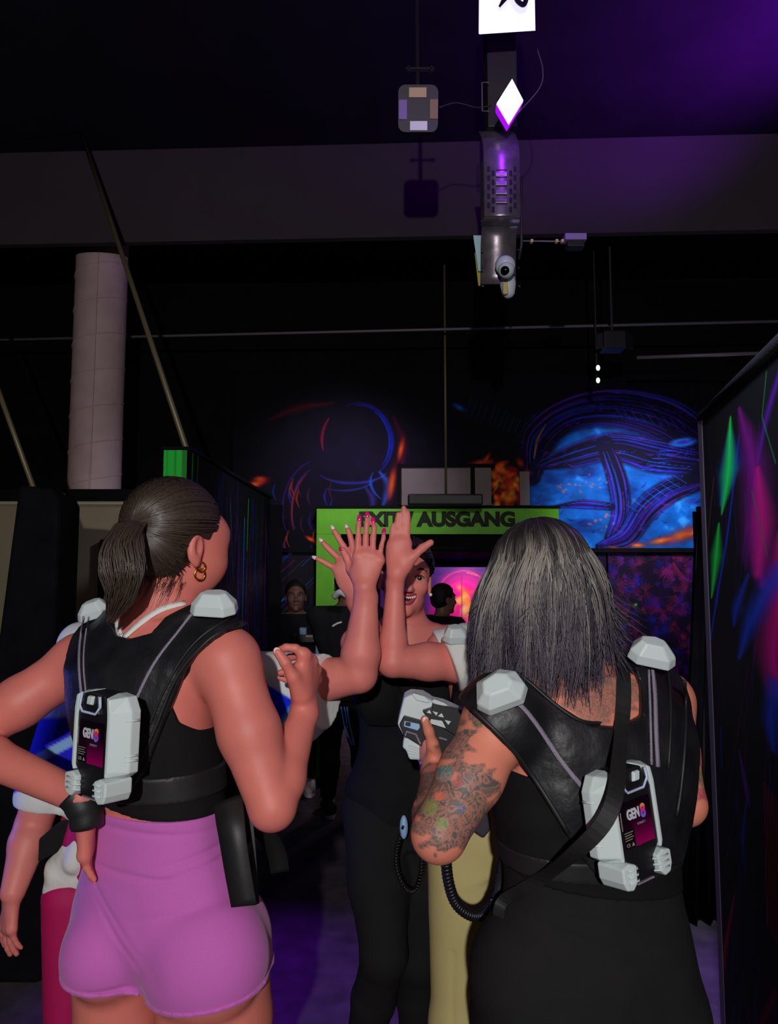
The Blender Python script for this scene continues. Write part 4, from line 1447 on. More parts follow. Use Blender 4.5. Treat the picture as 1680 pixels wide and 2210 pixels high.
def strands(name, paths, radii, cols, m, parent, sides=4):
    """many tapering locks in one hair mesh; paths (n, k, 3)"""
    P_ = np.asarray(paths, float)
    n, k, _ = P_.shape
    T = np.gradient(P_, axis=1)
    T /= np.linalg.norm(T, axis=2, keepdims=True) + 1e-9
    up = np.zeros_like(T); up[..., 1] = 1.0
    A_ = np.cross(T, up)
    A_ /= np.linalg.norm(A_, axis=2, keepdims=True) + 1e-6
    B_ = np.cross(T, A_)
    R_ = np.asarray(radii, float).reshape(n, k, 1)
    rings = [P_ + R_ * (math.cos(2 * math.pi * q / sides) * A_ + math.sin(2 * math.pi * q / sides) * B_ * .55) for q in range(sides)]
    V = np.stack(rings, 2).reshape(-1, 3)
    base = (np.arange(n)[:, None, None] * k + np.arange(k - 1)[None, :, None]) * sides
    q0 = np.arange(sides)[None, None, :]
    q1 = (q0 + 1) % sides
    F = np.stack([base + q0, base + q1, base + sides + q1, base + sides + q0], -1).reshape(-1, 4)
    c = np.repeat(np.asarray(cols, float).reshape(n * k, 3), sides, 0)
    return mesh_obj(name, V, F, m, parent, smooth=True, attrs={'paint': c})


class Hit:
    """finds where a line of sight meets a built surface"""
    def __init__(s, *objs):
        from mathutils.bvhtree import BVHTree
        s.t = []
        for o in objs:
            w = wloc(o)
            me = o.data
            s.t.append(BVHTree.FromPolygons([tuple(v.co + w) for v in me.vertices], [tuple(p.vertices) for p in me.polygons]))

    def __call__(s, px, py, lift=0.0, Y=1.5):
        o = Vector((0, 0, CZ))
        d = (Vector([float(q) for q in P(px, py, 1.0)]) - o).normalized()
        best = None
        for t in s.t:
            h_ = t.ray_cast(o, d)
            if h_[0] is not None and (best is None or h_[3] < best[2]):
                best = (np.array(h_[0]), np.array(h_[1]), h_[3])
        if best is None:
            return P(px, py, Y), np.array([0, -1.0, 0])
        nn = best[1]
        if nn @ np.array(d) > 0: nn = -nn
        return best[0] + nn * lift, nn


def surf_ribbon(mb, hit, pp, width, lift=.004, thick=.003, n=5, Y=1.5, close=False):
    pts = catmull(np.array([[x, y, 0] for x, y in pp]), n)[:, :2]
    hs = [hit(x, y, lift, Y) for x, y in pts]
    c = np.array([q[0] for q in hs])
    for _ in range(3):
        c[1:-1] = c[1:-1] * .5 + (c[:-2] + c[2:]) * .25
    nn = np.array([q[1] for q in hs])
    for _ in range(3):
        nn[1:-1] = nn[1:-1] * .5 + (nn[:-2] + nn[2:]) * .25
    t = np.gradient(c, axis=0)
    mb.ribbon(c, np.cross(t, nn), width, thick)
    return c, nn


# ------------------------------------------------------------------ laser tag gear
def pod(parent, c, u, w, n, L=.105, W_=.068, H_=.036, name='shoulder_pod'):
    """faceted white dome: u long axis, w short axis, n outward"""
    u, n = norm(u), norm(n)
    w = norm(np.cross(n, u))
    base = [(-.5, -.12), (-.34, -.42), (.30, -.5), (.5, -.2), (.46, .25), (.2, .5), (-.32, .42)]
    mid = [(a * .93, b * .93) for a, b in base]
    top = [(-.28, -.06), (-.18, -.2), (.14, -.24), (.26, -.08), (.22, .14), (.06, .26), (-.2, .2)]
    V = [c + u * a * L + w * b * W_ - n * .008 for a, b in base] + [c + u * a * L + w * b * W_ + n * H_ * .35 for a, b in mid] + [c + u * a * L + w * b * W_ + n * H_ for a, b in top]
    k = 7
    F = [tuple(range(k))[::-1], tuple(range(2 * k, 3 * k))]
    for j in range(2):
        F += [(j * k + i, j * k + (i + 1) % k, (j + 1) * k + (i + 1) % k, (j + 1) * k + i) for i in range(k)]
    return MB().add(V, F).build(name, M['whiteplastic'], parent, bevel=.003)


M['chevron'] = mat('pale_blue_trim', (190, 205, 240), 0.4)
M['label'] = mat('printed_label', (60, 0, 40), 0.35, attr='paint', spec=.4)
M['logo_white'] = mat('logo_silver', (205, 200, 215), 0.4)
M['logo_eight'] = mat('logo_rainbow_eight', (230, 60, 90), 0.4, attr='paint')
M['smallprint'] = mat('small_print', (150, 140, 130), 0.6)


def pack(vest, O, u, w, s=1.0, tag_white='whiteplastic'):
    u = norm(u); w = norm(w - u * (w @ u)); n = np.cross(u, w)     # n points away from the wearer
    q = lambda a, b, c_=0.0: O + (u * a + w * b + n * c_) * s
    body = [(-.057, .062), (-.034, .104), (.034, .104), (.057, .062), (.057, -.050), (.040, -.066), (.033, -.108), (-.033, -.108), (-.040, -.066), (-.057, -.050)]
    pk = MB().prism([q(a, b, -.05) for a, b in body], n * .05 * s, .985).build('battery_pack', M['gunblack'], vest, bevel=.003)
    # slanted hood on top
    MB().prism([q(a, b, -.004) for a, b in [(-.034, .060), (-.028, .104), (.028, .104), (.034, .060)]], n * .012 * s, .86).build('hood', M['gunblack'], pk, bevel=.002)
    mb = MB()
    tr = [(-.030, .104), (-.036, .076), (-.026, .064), (.022, .064), (.037, .080), (.034, .1)]
    mb.tube([q(a, b, .009) for a, b in tr], .0028 * s, 6)
    mb.build('chevron_trim', M['chevron'], pk, smooth=True)
    MB().prism([q(a, b, .006) for a, b in [(-.009, .080), (-.005, .1), (.016, .1), (.011, .080)]], n * .008 * s, .8).build('latch', M['whiteplastic'], pk, bevel=.002)
    for sd in (-1, 1):
        # faceted side shell
        f = [(.052, .060), (.036, .104), (.072, .100), (.089, .072), (.089, -.050), (.070, -.062), (.052, -.060)]
        pts = [(sd * a, b) for a, b in f]
        if sd < 0: pts = pts[::-1]
        base = [q(a * .99, b, -.052) for a, b in pts]
        mid = [q(a, b, -.030) for a, b in pts]
        cx = sd * .062
        top = [q(sd * (.0535 + (abs(a) - .052) * .26), b * .95, .004) for a, b in pts]
        k = len(pts)
        V = base + mid + top
        F = [tuple(range(k))[::-1], tuple(range(2 * k, 3 * k))] + [(j * k + i, j * k + (i + 1) % k, (j + 1) * k + (i + 1) % k, (j + 1) * k + i) for j in range(2) for i in range(k)]
        MB().add(V, F).build('side_shell', M[tag_white], pk, bevel=.002, label='white faceted side shell')
        for b in (.052, -.018, -.028):
            MB().tube([q(sd * .078, b, -.020), q(sd * .089, b + .002, -.031), q(sd * .091, b + .002, -.048)], .0026 * s, 6).build('shell_rib', M[tag_white], pk, smooth=True)
        # finned corner block
        fb = [(.030, -.066), (.034, -.100), (.048, -.112), (.066, -.108), (.074, -.092), (.074, -.064), (.05, -.058)]
        pts = [(sd * a, b) for a, b in fb]
        if sd < 0: pts = pts[::-1]
        MB().prism([q(a, b, -.05) for a, b in pts], n * .062 * s, .93).build('corner_block', M[tag_white], pk, bevel=.003, label='white finned corner block')
        for k_ in range(3):
            MB().tube([q(sd * .024, -.073 - .011 * k_, .004), q(sd * .034, -.073 - .011 * k_, .013), q(sd * .060, -.071 - .011 * k_, .014)], .0020 * s, 6).build('fin', M[tag_white], pk, smooth=True)
    # printed label
    cc = Canvas(0, 1, 0, 1, 60, 60, (16, 4, 16))
    cc.mix((150, 0, 88), np.clip(1.05 - 1.5 * cc.v, 0, 1) * (.35 + .65 * np.clip((cc.u - .25) * 8, 0, 1)))
    cc.mix((18, 10, 18), (cc.u < .34) * (cc.v < .42) * 1.0)
    cc.obj('label', lambda a, b: np.stack([O[i] + (u[i] * (-.044 + .088 * a) + w[i] * (-.040 + .086 * b) + n[i] * .0015) * s for i in range(3)], 1), M['label'], parent=pk)
    text('logo_letters', 'GEN', q(-.011, .020, .0025), .026 * s, M['logo_white'], pk, u, w, .0006, .0009, width=.036 * s)
    e8 = text('logo_eight', '8', q(.018, .019, .0028), .034 * s, M['logo_eight'], pk, u, w, .0006, .0012, width=.015 * s)
    V = np.array([v.co[:] for v in e8.data.vertices])
    hgt = V @ w
    t_ = (hgt - hgt.min()) / (np.ptp(hgt) + 1e-6)
    cl = np.array([[.02, .25, .95], [.35, .05, .6], [.9, .03, .2], [.95, .45, .02]])
    ci = np.stack([np.interp(t_, [0, .35, .7, 1], cl[:, i]) for i in range(3)] + [np.ones(len(V))], 1)
    at = e8.data.attributes.new('paint', 'FLOAT_COLOR', 'POINT')
    at.data.foreach_set('color', ci.astype(np.float32).ravel())
    text('smallprint', 'INFINITY', q(.010, -.001, .0025), .0062 * s, M['piping'], pk, u, w, .0003, 0)
    mb = MB()
    for k_ in range(4):
        mb.ribbon([q(-.043, -.010 - .0045 * k_, .0022), q(-.018 - .004 * (k_ % 2), -.010 - .0045 * k_, .0022)], w, .0014 * s, .0003)
    mb.ribbon([q(-.047, .030, .0022), q(-.047, -.004, .0022)], u, .0022 * s, .0003)
    mb.build('smallprint_lines', M['smallprint'], pk)
    text('certification_mark', 'CE', q(-.036, -.033, .0025), .009 * s, M['smallprint'], pk, u, w, .0003, 0)
    MB().prism([q(-.026, -.036, .0022), q(-.018, -.036, .0022), q(-.022, -.029, .0022)], n * .0004).build('triangle_mark', M['smallprint'], pk)
    MB().ribbon([q(-.024, -.108, -.002), q(.026, -.108, -.002)], n, .006, .002).build('bottom_trim', M['piping'], pk)
    return pk


def coil(name, label, cat, pts, R, wire, turns, m, parent=None):
    c = catmull(pts, 24)
    n = turns * 12
    idx = np.linspace(0, len(c) - 1, n)
    c = np.stack([np.interp(idx, np.arange(len(c)), c[:, i]) for i in range(3)], 1)
    t = np.gradient(c, axis=0)
    t /= np.linalg.norm(t, axis=1)[:, None]
    u = np.cross(t, [0, 1, 0]); u /= np.linalg.norm(u, axis=1)[:, None]
    v = np.cross(t, u)
    a = np.linspace(0, 2 * math.pi * turns, n)[:, None]
    h_ = c + R * (np.cos(a) * u + np.sin(a) * v)
    o = MB().tube(h_, wire, 6).build(name, m, parent, smooth=True)
    return tag(o, label, cat) if parent is None else o
# ================================================================== woman with ponytail (left)
def rings_px(rows, Y, cosa, sina, dxy=None):
    out = []
    for py, xl, xr, B in rows:
        c = P((xl + xr) / 2, py, Y)
        s_ = (xr - xl) / 2 * mm(Y)
        A_ = math.sqrt(max(s_ * s_ - (B * sina) ** 2, .0004)) / cosa
        out.append((c[0], c[1], c[2], A_, B))
    return out


def wobble(amp, fx, fz, seed=0, band=None):
    def fn(X, Y, Z):
        d = amp * np.sin(X * fx + 3.1 * np.sin(Z * fz * .31 + seed) + Y * fx * .7) * np.sin(Z * fz + seed + 2 * np.sin(X * fx * .4 + seed))
        if band is not None:
            d = d * np.clip((Z - band[0]) / .05, 0, 1) * np.clip((band[1] - Z) / .05, 0, 1)
        return d.astype(np.float32)
    return fn


aA = math.radians(26)
rA, fA = np.array([math.cos(aA), -math.sin(aA), 0]), np.array([math.sin(aA), math.cos(aA), 0])
YA = 1.6
A = thing('person', 'person with brown ponytail and lilac shorts seen from behind, one hand on hip', 'person', (P(340, 2200, YA)[0], YA, 0))
pr = []
rows = [(1338, 262, 430, .058), (1375, 190, 505, .080), (1430, 135, 500, .100), (1500, 148, 470, .112), (1560, 160, 462, .116), (1650, 185, 470, .110), (1700, 200, 474, .104), (1750, 208, 478, .100),
        (1800, 207, 488, .104), (1850, 196, 510, .112), (1900, 180, 530, .122), (1970, 162, 548, .130), (2030, 156, 556, .120), (2075, 170, 556, .100)]
pr.append(loft(rings_px(rows, YA, math.cos(aA), math.sin(aA)), rA, fA, .03, 'torso'))
neck0, neck1 = P(340, 1350, 1.63), P(360, 1225, 1.62)
limb(pr, [neck0, neck1], [.068, .063], .04, 'neck')
SLa, SRa = P(170, 1432, 1.69), P(492, 1430, 1.51)
limb(pr, [P(340, 1335, 1.62), SLa + [0.01, 0, .015]], [.048, .046], .04, 'trap')
limb(pr, [P(375, 1335, 1.62), SRa + [-.01, 0, .018]], [.048, .046], .04, 'trap')
ELa, WLa = P(-88, 1602, 1.62), P(176, 1722, 1.50)
arm(pr, SLa, ELa, WLa, (.056, .054, .043, .041, .030))
ERa, WRa = P(588, 1740, 1.45), P(657, 1540, 1.58)
arm(pr, SRa, ERa, WRa, (.060, .059, .045, .045, .028))
# hand on hip
hand_pose(pr, P(184, 1756, 1.50), (-.06, .30, -.95), (.95, .25, .1), -1, [(2, 10, 8), (4, 12, 8), (6, 14, 8), (8, 16, 8)], s=.95)
pr.append(cone(WLa, P(184, 1758, 1.50), .029, .024, .012, 'hand'))
# raised right hand: thumb up, fingers folded to the left
Wr = P(657, 1520, 1.59)
K = [P(655, 1413, 1.56), P(670, 1426, 1.59), P(678, 1446, 1.615), P(679, 1468, 1.635)]
fg = [[K[0], P(638, 1399, 1.55), P(618, 1397, 1.55), P(604, 1403, 1.555)],
      [K[1], P(648, 1414, 1.60), P(624, 1420, 1.615), P(612, 1434, 1.62)],
      [K[2], P(650, 1440, 1.635), P(622, 1448, 1.65), P(606, 1452, 1.65)],
      [K[3], P(650, 1464, 1.66), P(620, 1468, 1.67), P(604, 1462, 1.67)]]
th = [P(650, 1500, 1.56), P(633, 1462, 1.535), P(616, 1430, 1.525), P(599, 1406, 1.525)]
hand_pts(pr, Wr, K, fg, th, (-1, 0, 0), palm_r=.0165, rf=.0090, rt=.0120)
pr.append(cone(P(652, 1500, 1.575), P(644, 1452, 1.56), .019, .016, .02, 'hand'))
pr.append(cone(WRa, Wr, .029, .027, .012, 'hand'))
# legs and seat
hLa, hRa = P(250, 2030, 1.61), P(458, 2030, 1.56)
kneeL, kneeR = np.array([P(255, 2300, 1.66)[0], 1.70, .46]), np.array([P(455, 2300, 1.6)[0], 1.60, .46])
limb(pr, [hLa, P(256, 2200, 1.62), kneeL], [.092, .086, .056], .012, 'leg')
limb(pr, [hRa, P(464, 2200, 1.56), kneeR], [.112, .112, .060], .012, 'leg')
for kk in (kneeL, kneeR):
    an = kk * [1, 1, 0] + [0, -.02, .09]
    limb(pr, [kk, kk * .6 + an * .4 + [0, -.02, 0], an], [.054, .056, .036], .02, 'shin')
    limb(pr, [an, an + [.02, .02, -.045]], [.036, .034], .02, 'foot')
    limb(pr, [an + [0, -.03, -.055], an + [.04, .15, -.06]], [.032, .030], .02, 'foot')
pr.append(ell(P(222, 2060, 1.545) + fA * .02, (.084, .092, .092), [rA, fA, (0, 0, 1)], .020, 'seat'))
pr.append(ell(P(425, 2070, 1.50) + fA * .02, (.128, .104, .125), [rA, fA, (0, 0, 1)], .010, 'seat'))
HA = Head(P(378, 1174, 1.62), (math.sin(math.radians(37)), math.cos(math.radians(37)), -.10), (0.06, 0, 1), 1.09)
pr += HA.prims()
pr.append(HA.e((.043, .052, -.030), (.030, .042, .050), .03))
pr.append(HA.e((.040, .050, .030), (.030, .042, .040), .03))
crease = cone(P(258, 1950, 1.445), P(290, 2150, 1.395), .010, .030, .04, 'x', sub=True)
body_A = solid('body', pr + [crease], M['skin'], A, .0042)
HA.eyes(A)
# shorts
T = [p for p in pr if p.tag in ('torso', 'leg', 'seat')]
zT = P(340, 1762, 1.52)[2]
hemL = half((-.10, 0, -1), P(240, 2143, 1.5))
hemR = half((.16, 0, -1), P(440, 2188, 1.42))
xc = P(308, 2140, 1.5)[0]


def hem(X, Y, Z):
    w_ = np.clip((X - xc + .02) / .04, 0, 1)
    return hemL(X, Y, Z) * (1 - w_) + hemR(X, Y, Z) * w_


def shorts_folds(X, Y, Z):
    z1, x0 = P(0, 1800, 1.5)[2], P(480, 1800, 1.5)[0]
    d = 0
    for (px, py, sl, wd, ln, am) in [(330, 1795, -.04, 5, 150, .0032), (470, 1835, .22, 6, 90, .0040), (300, 1885, -.05, 6, 120, .0035), (500, 1850, .35, 5, 50, .004), (430, 1870, .25, 6, 100, .0025),
                                     (235, 1960, -.9, 8, 60, .003), (400, 1950, .2, 9, 120, .0018), (250, 2000, -1.0, 8, 50, .003), (540, 2120, .5, 5, 50, .003), (235, 2128, .03, 5, 80, .0035)]:
        q = P(px, py, 1.5)
        zl = q[2] + (X - q[0]) * sl
        d = d + am * np.exp(-((Z - zl) / (wd * mm(1.5))) ** 2) * np.exp(-((X - q[0]) / (ln * mm(1.5))) ** 2)
    return (1.15 * d * (Y < 1.62)).astype(np.float32)


solid('shorts', T + [crease], M['lilac'], A, .0036, off=.0068, clip=[half((0, 0, 1), (0, 0, zT)), hem], disp=shorts_folds, it=1)
# rolled hems
for nm_, cl_h, x0_, x1_ in (('hem', hemL, -9, xc - .004), ('hem', hemR, xc + .004, 9)):
    solid(nm_, T + [crease], M['lilac'], A, .0036, off=.0100, clip=[cl_h, lambda X, Y, Z, c=cl_h: -c(X, Y, Z) - .010, half((1, 0, 0), (x1_, 0, 0)), half((-1, 0, 0), (x0_, 0, 0))])
# cropped black top
topA = pxpoly([(206, 1325), (233, 1378), (267, 1390), (317, 1372), (352, 1330), (420, 1290), (500, 1320), (470, 1380), (440, 1420), (392, 1480), (380, 1520), (392, 1556), (425, 1580), (470, 1588), (560, 1590), (560, 1768), (340, 1772), (206, 1748), (100, 1700), (100, 1330)], 1.5)
solid('crop_top', [p for p in pr if p.tag in ('torso', 'trap')], M['blackfabric'], A, .0042, off=.007, clip=[topA, half((-.02, 0, -1), P(340, 1767, 1.5))])
# hair
capA = HA.cap(A, M['hairbase'], front=.082, low=-.078, grow=.010, name='hair_base', tilt=.9)
rs_ = np.random.RandomState(3)
tie = P(298, 1133, 1.525)
cc_ = HA.p(0, -.012, .035)
rad = np.array([.0855, .1045, .0955]) * HA.s
AX = np.array(HA.A)
to = AX @ (tie - cc_) / rad
to = to / np.linalg.norm(to)
paths, radii, cols = [], [], []
s1 = norm(np.cross(to, [0, 0, 1])); s2 = np.cross(to, s1)
for i in range(1500):
    ph = rs_.uniform(0, 2 * math.pi)
    g = s1 * math.cos(ph) + s2 * math.sin(ph)
    thm = 0
    for th_ in np.linspace(.05, 2.4, 80):
        d = to * math.cos(th_) + g * math.sin(th_)
        loc = d * rad / HA.s
        r_, f_, u_ = loc[0], loc[1] - .012, loc[2] + .035
        if (f_ - .086) - (u_ - .06) * .9 > 0 or u_ < -.074 + .3 * max(0, f_) or (abs(r_) > .05 and -.024 < f_ < .055 and u_ < .022 + .25 * (f_ - .0)): break
        thm = th_
    th0 = thm * rs_.uniform(.55, 1.0) ** .6
    k = 14
    pth = []
    for j in range(k):
        t = j / (k - 1)
        th_ = th0 * (1 - t)
        d = to * math.cos(th_) + g * math.sin(th_)
        pth.append(cc_ + (d * rad * (1.0 + .025 * math.sin(math.pi * t) + rs_.uniform(0, .004))) @ AX)
    paths.append(pth)
    w_ = rs_.uniform(.0009, .0019)
    radii.append([w_ * (.6 + .4 * math.sin(math.pi * j / (k - 1))) for j in range(k)])
    v_ = rs_.uniform(.6, 1.5)
    cols.append([[.048 * v_, .031 * v_, .024 * v_]] * k)
hc = Hit(capA)
for i in range(520):
    x0_, y0_ = rs_.uniform(312, 432), 0
    y0_ = np.interp(x0_, [312, 345, 400, 432], [1262, 1256, 1240, 1188]) - 26 * rs_.uniform(0, 1) ** 2
    fr_ = rs_.uniform(0, .35)
    pth = []
    for j in range(14):
        t = fr_ + (1 - fr_) * j / 13
        bow = 14 * math.sin(math.pi * t)
        q_ = hc(x0_ + (300 - x0_) * t, y0_ + (1135 - y0_) * t + bow * .5, .0012, 1.56)[0]
        pth.append(q_)
    pth = np.array(pth)
    if np.ptp(pth[:, 1]) > .16: continue
    for _ in range(3): pth[1:-1] = pth[1:-1] * .5 + (pth[:-2] + pth[2:]) * .25
    paths.append(pth)
    w_ = rs_.uniform(.0009, .0018)
    radii.append([w_] * 13 + [w_ * .5])
    v_ = rs_.uniform(.5, 1.3)
    cols.append([[.048 * v_, .031 * v_, .024 * v_]] * 14)
strands('hair_strands', paths, radii, cols, M['hair'], A)
# ponytail
paths, radii, cols = [], [], []
ctrl = [tie, P(282, 1132, 1.49), P(266, 1170, 1.46), P(264, 1235, 1.45), P(262, 1290, 1.455), P(238, 1345, 1.465)]
cl_ = catmull(ctrl, 5)
nk = len(cl_)
wd = np.interp(np.linspace(0, 1, nk), [0, .12, .35, .6, .8, 1], [.010, .024, .038, .040, .032, .006])
for i in range(900):
    a, q = rs_.uniform(0, 2 * math.pi), math.sqrt(rs_.uniform(0, 1))
    ox, oy = q * math.cos(a), q * math.sin(a)
    end = rs_.uniform(.72, 1.0)
    jit = rs_.uniform(-.15, .15)
    pth = []
    for j in range(nk):
        jj = j / (nk - 1) * end * (nk - 1)
        i0 = int(min(jj, nk - 2)); fr = jj - i0
        c_ = cl_[i0] * (1 - fr) + cl_[i0 + 1] * fr
        w0 = np.interp(jj, np.arange(nk), wd)
        pth.append(c_ + [w0 * (ox + jit * j / nk + .12 * math.sin(j * .5 + a)), w0 * .75 * oy, .004 * math.sin(a * 3)])
    paths.append(pth)
    w_ = rs_.uniform(.0009, .0018)
    radii.append([w_ * (1 - .6 * (j / nk) ** 2) for j in range(nk)])
    v_ = rs_.uniform(.6, 1.6)
    cols.append([[.058 * v_, .039 * v_, .030 * v_]] * nk)
strands('ponytail', paths, radii, cols, M['hair'], A)
MB().tube([tie + [.006, 0, -.006] + .016 * np.array([math.sin(a) * .3, math.cos(a), math.sin(a)]) for a in np.linspace(0, 6.28, 20)], .005, 8).build('hair_tie', M['blackfabric'], A, smooth=True)
# loose nape hairs
paths, radii, cols = [], [], []
hit = Hit(body_A)
for i in range(60):
    x, y = rs_.uniform(318, 400), rs_.uniform(1225, 1262)
    p0, n0 = hit(x, y, .004)
    dx = rs_.uniform(-34, -8); dy = rs_.uniform(10, 60)
    paths.append(catmull([p0, P(x + dx * .4, y + dy * .5, p0[1] - .012), P(x + dx, y + dy, p0[1] - .02)], 3))
    radii.append(np.linspace(.0006, .0002, 7)); cols.append([[.05, .032, .024]] * 7)
strands('nape_hair', paths, radii, cols, M['hair'], A)
# earrings
for k_, (x, y, rr) in enumerate(((432, 1222, .010), (430, 1238, .012))):
    p0, n0 = hit(x, y, .006)
    MB().tube([p0 + rr * np.array([.8 * math.cos(a), .4 * math.cos(a), math.sin(a)]) for a in np.linspace(0, 6.28, 22)], .0022, 8).build('earring', M['gold'], A, smooth=True, label='gold hoop earring')
nail(A, th[3] + (th[3] - th[2]) * .02, th[3] - th[2], (.1, -1, .2), .0072, .0085, 'nail_nat')
# wristband
MB().tube(catmull([P(158, 1712, 1.50), P(174, 1730, 1.50), P(184, 1752, 1.50), P(188, 1784, 1.50)], 4), [.033] * 4 + [.034] * 4 + [.032] * 4 + [.030], 20).build('cuff', M['webbing'], A, smooth=True, label='wide black cuff at the wrist')
# white neck straps with letters
hit = Hit(body_A)
mb = MB(); c1, _ = surf_ribbon(mb, hit, [(236, 1305), (250, 1340), (263, 1378)], .014, .002, .002)
mb.build('halter_strap', M['whitecloth'], A, smooth=True)
mb = MB(); surf_ribbon(mb, hit, [(268, 1378), (305, 1345), (350, 1315), (400, 1303)], .0135, .003, .002)
mb.build('halter_strap', M['whitecloth'], A, smooth=True)
for ch, (x, y) in zip('RTS', ((254, 1343), (259, 1357), (265, 1371))):
    p0, n0 = hit(x, y, .0055)
    text('strap_letter', ch, p0, .013, M['smallprint'], A, norm([.25, 0, -1]), norm([1, 0, .25]), .0003)

# ---- vest of the ponytail woman
vestA = thing('laser_tag_vest', 'black laser tag vest with lit battery pack, worn by the person in lilac shorts', 'laser tag vest', (P(300, 1500, YA)[0], YA - .1, P(300, 1720, YA)[2]))
VT = [p for p in pr if p.tag in ('torso', 'trap', 'sh', 'neck')]
vp = [(125, 1340), (117, 1395), (120, 1450), (133, 1500), (148, 1560), (168, 1650), (190, 1720), (270, 1725), (318, 1660), (352, 1562), (392, 1455), (418, 1415), (450, 1385), (496, 1352), (548, 1345), (552, 1322), (505, 1312), (412, 1308), (362, 1335), (317, 1368), (267, 1382), (233, 1376), (214, 1353), (204, 1320), (165, 1322)]
fold = wobble(.0022, 60, 22, 1)
vestA_o = solid('harness', VT, M['vest'], vestA, .0042, off=.019, clip=[pxpoly(vp, lambda x: 1.47 + (300 - x) * .0004), half((0, 1, 0), (0, 1.68, 0))], disp=fold, it=2)
hv = Hit(vestA_o)
for seg in ([(181, 1332), (174, 1385), (172, 1440), (178, 1505)], [(192, 1332), (184, 1390), (182, 1440), (188, 1500)], [(417, 1322), (385, 1365), (345, 1415), (318, 1460), (294, 1512)]):
    mb = MB(); surf_ribbon(mb, hv, seg, .0055 if seg[0][0] != 192 else .003, .002, .003)
    mb.build('piping', M['piping'], vestA, smooth=True)
for seg, wd_ in (([(534, 1345), (470, 1368), (420, 1412), (376, 1470), (340, 1560), (305, 1640)], .006), ([(500, 1335), (440, 1372), (392, 1425), (350, 1500), (318, 1580)], .004)):
    mb = MB(); surf_ribbon(mb, hv, seg, wd_, .003, .005)
    mb.build('edge_binding', M['webbing'], vestA, smooth=True)
pA, nA_ = hv(462, 1322, 0, 1.5)
pod(vestA, P(463, 1312, 1.50), (.97, -.1, -.02), (0, 1, 0), (.05, -.35, 1), .098, .07, .034)
pod(vestA, P(203, 1322, 1.64), (.9, 0, .3), (0, 1, 0), (-.1, -.45, 1), .075, .05, .028)
pack(vestA, P(198, 1606, 1.375), norm([math.cos(math.radians(36)), -math.sin(math.radians(36)), -.02]), norm([.02, 0, 1]), .88)
# belt around the ribs and hanging webbing
b_hi, b_lo = half((-.04, 0, 1), P(400, 1668, 1.5)), half((.04, 0, -1), P(400, 1727, 1.5))
solid('belt', [p for p in pr if p.tag == 'torso'], M['webbing'], vestA, .0042, off=.013, clip=[b_hi, b_lo], it=1)
MB().ribbon(catmull([P(492, 1725, 1.45), P(500, 1790, 1.41), P(512, 1870, 1.40), P(527, 1955, 1.40)], 6), (1, -.25, .05), np.linspace(.055, .050, 19), .004).build('hanging_strap', M['webbing'], vestA, smooth=True)
MB().ribbon(catmull([P(548, 1770, 1.60), P(575, 1800, 1.62), P(597, 1840, 1.64), P(605, 1882, 1.64)], 5), (1, 0, .45), .040, .006).build('hanging_strap', M['blackfabric'], vestA, smooth=True)
MB().ribbon(catmull([P(540, 1750, 1.48), P(549, 1850, 1.47), P(555, 1950, 1.47)], 5), (1, 0, 0), .008, .004).build('strap_tail', M['webbing'], vestA)

# ================================================================== woman with grey hair (right)
aB = math.radians(-25)
rB, fB = np.array([math.cos(aB), -math.sin(aB), 0]), np.array([math.sin(aB), math.cos(aB), 0])
YB_ = 1.5
B_ = thing('person', 'person with shoulder-length grey hair and tattooed arms, seen from behind at right', 'person', (P(1275, 2200, YB_)[0], YB_, 0))
pr = []
rows = [(1452, 1150, 1390, .065), (1485, 1105, 1440, .085), (1530, 1080, 1475, .108), (1600, 1085, 1488, .125), (1660, 1080, 1490, .130), (1750, 1080, 1478, .128), (1820, 1092, 1462, .125), (1880, 1100, 1456, .120),
        (1940, 1098, 1462, .128), (2010, 1082, 1478, .142), (2080, 1062, 1490, .150), (2150, 1052, 1497, .150), (2230, 1050, 1498, .145), (2290, 1060, 1490, .13)]
pr.append(loft(rings_px(rows, YB_, math.cos(aB), -math.sin(aB)), rB, fB, .03, 'torso'))
limb(pr, [P(1235, 1480, 1.53), P(1178, 1340, 1.52)], [.068, .056], .04, 'neck')
SLb, SRb = P(1078, 1560, 1.40), P(1438, 1520, 1.61)
limb(pr, [P(1225, 1460, 1.51), SLb + [.0, 0, .015]], [.052, .048], .04, 'trap')
limb(pr, [P(1255, 1450, 1.52), SRb + [0, 0, .018]], [.052, .048], .04, 'trap')
ELb, WLb = P(948, 1800, 1.29), P(938, 1668, 1.58)
arm(pr, SLb, ELb, WLb, (.060, .056, .046, .043, .027))
ERb, WRb = P(1478, 1735, 1.55), P(1400, 1790, 1.85)
arm(pr, SRb, ERb, WRb, (.050, .046, .043, .041, .028))
hand_pose(pr, WRb, (-.8, .5, .3), (-.2, .3, -1), 1, [(25, 40, 30)] * 4)
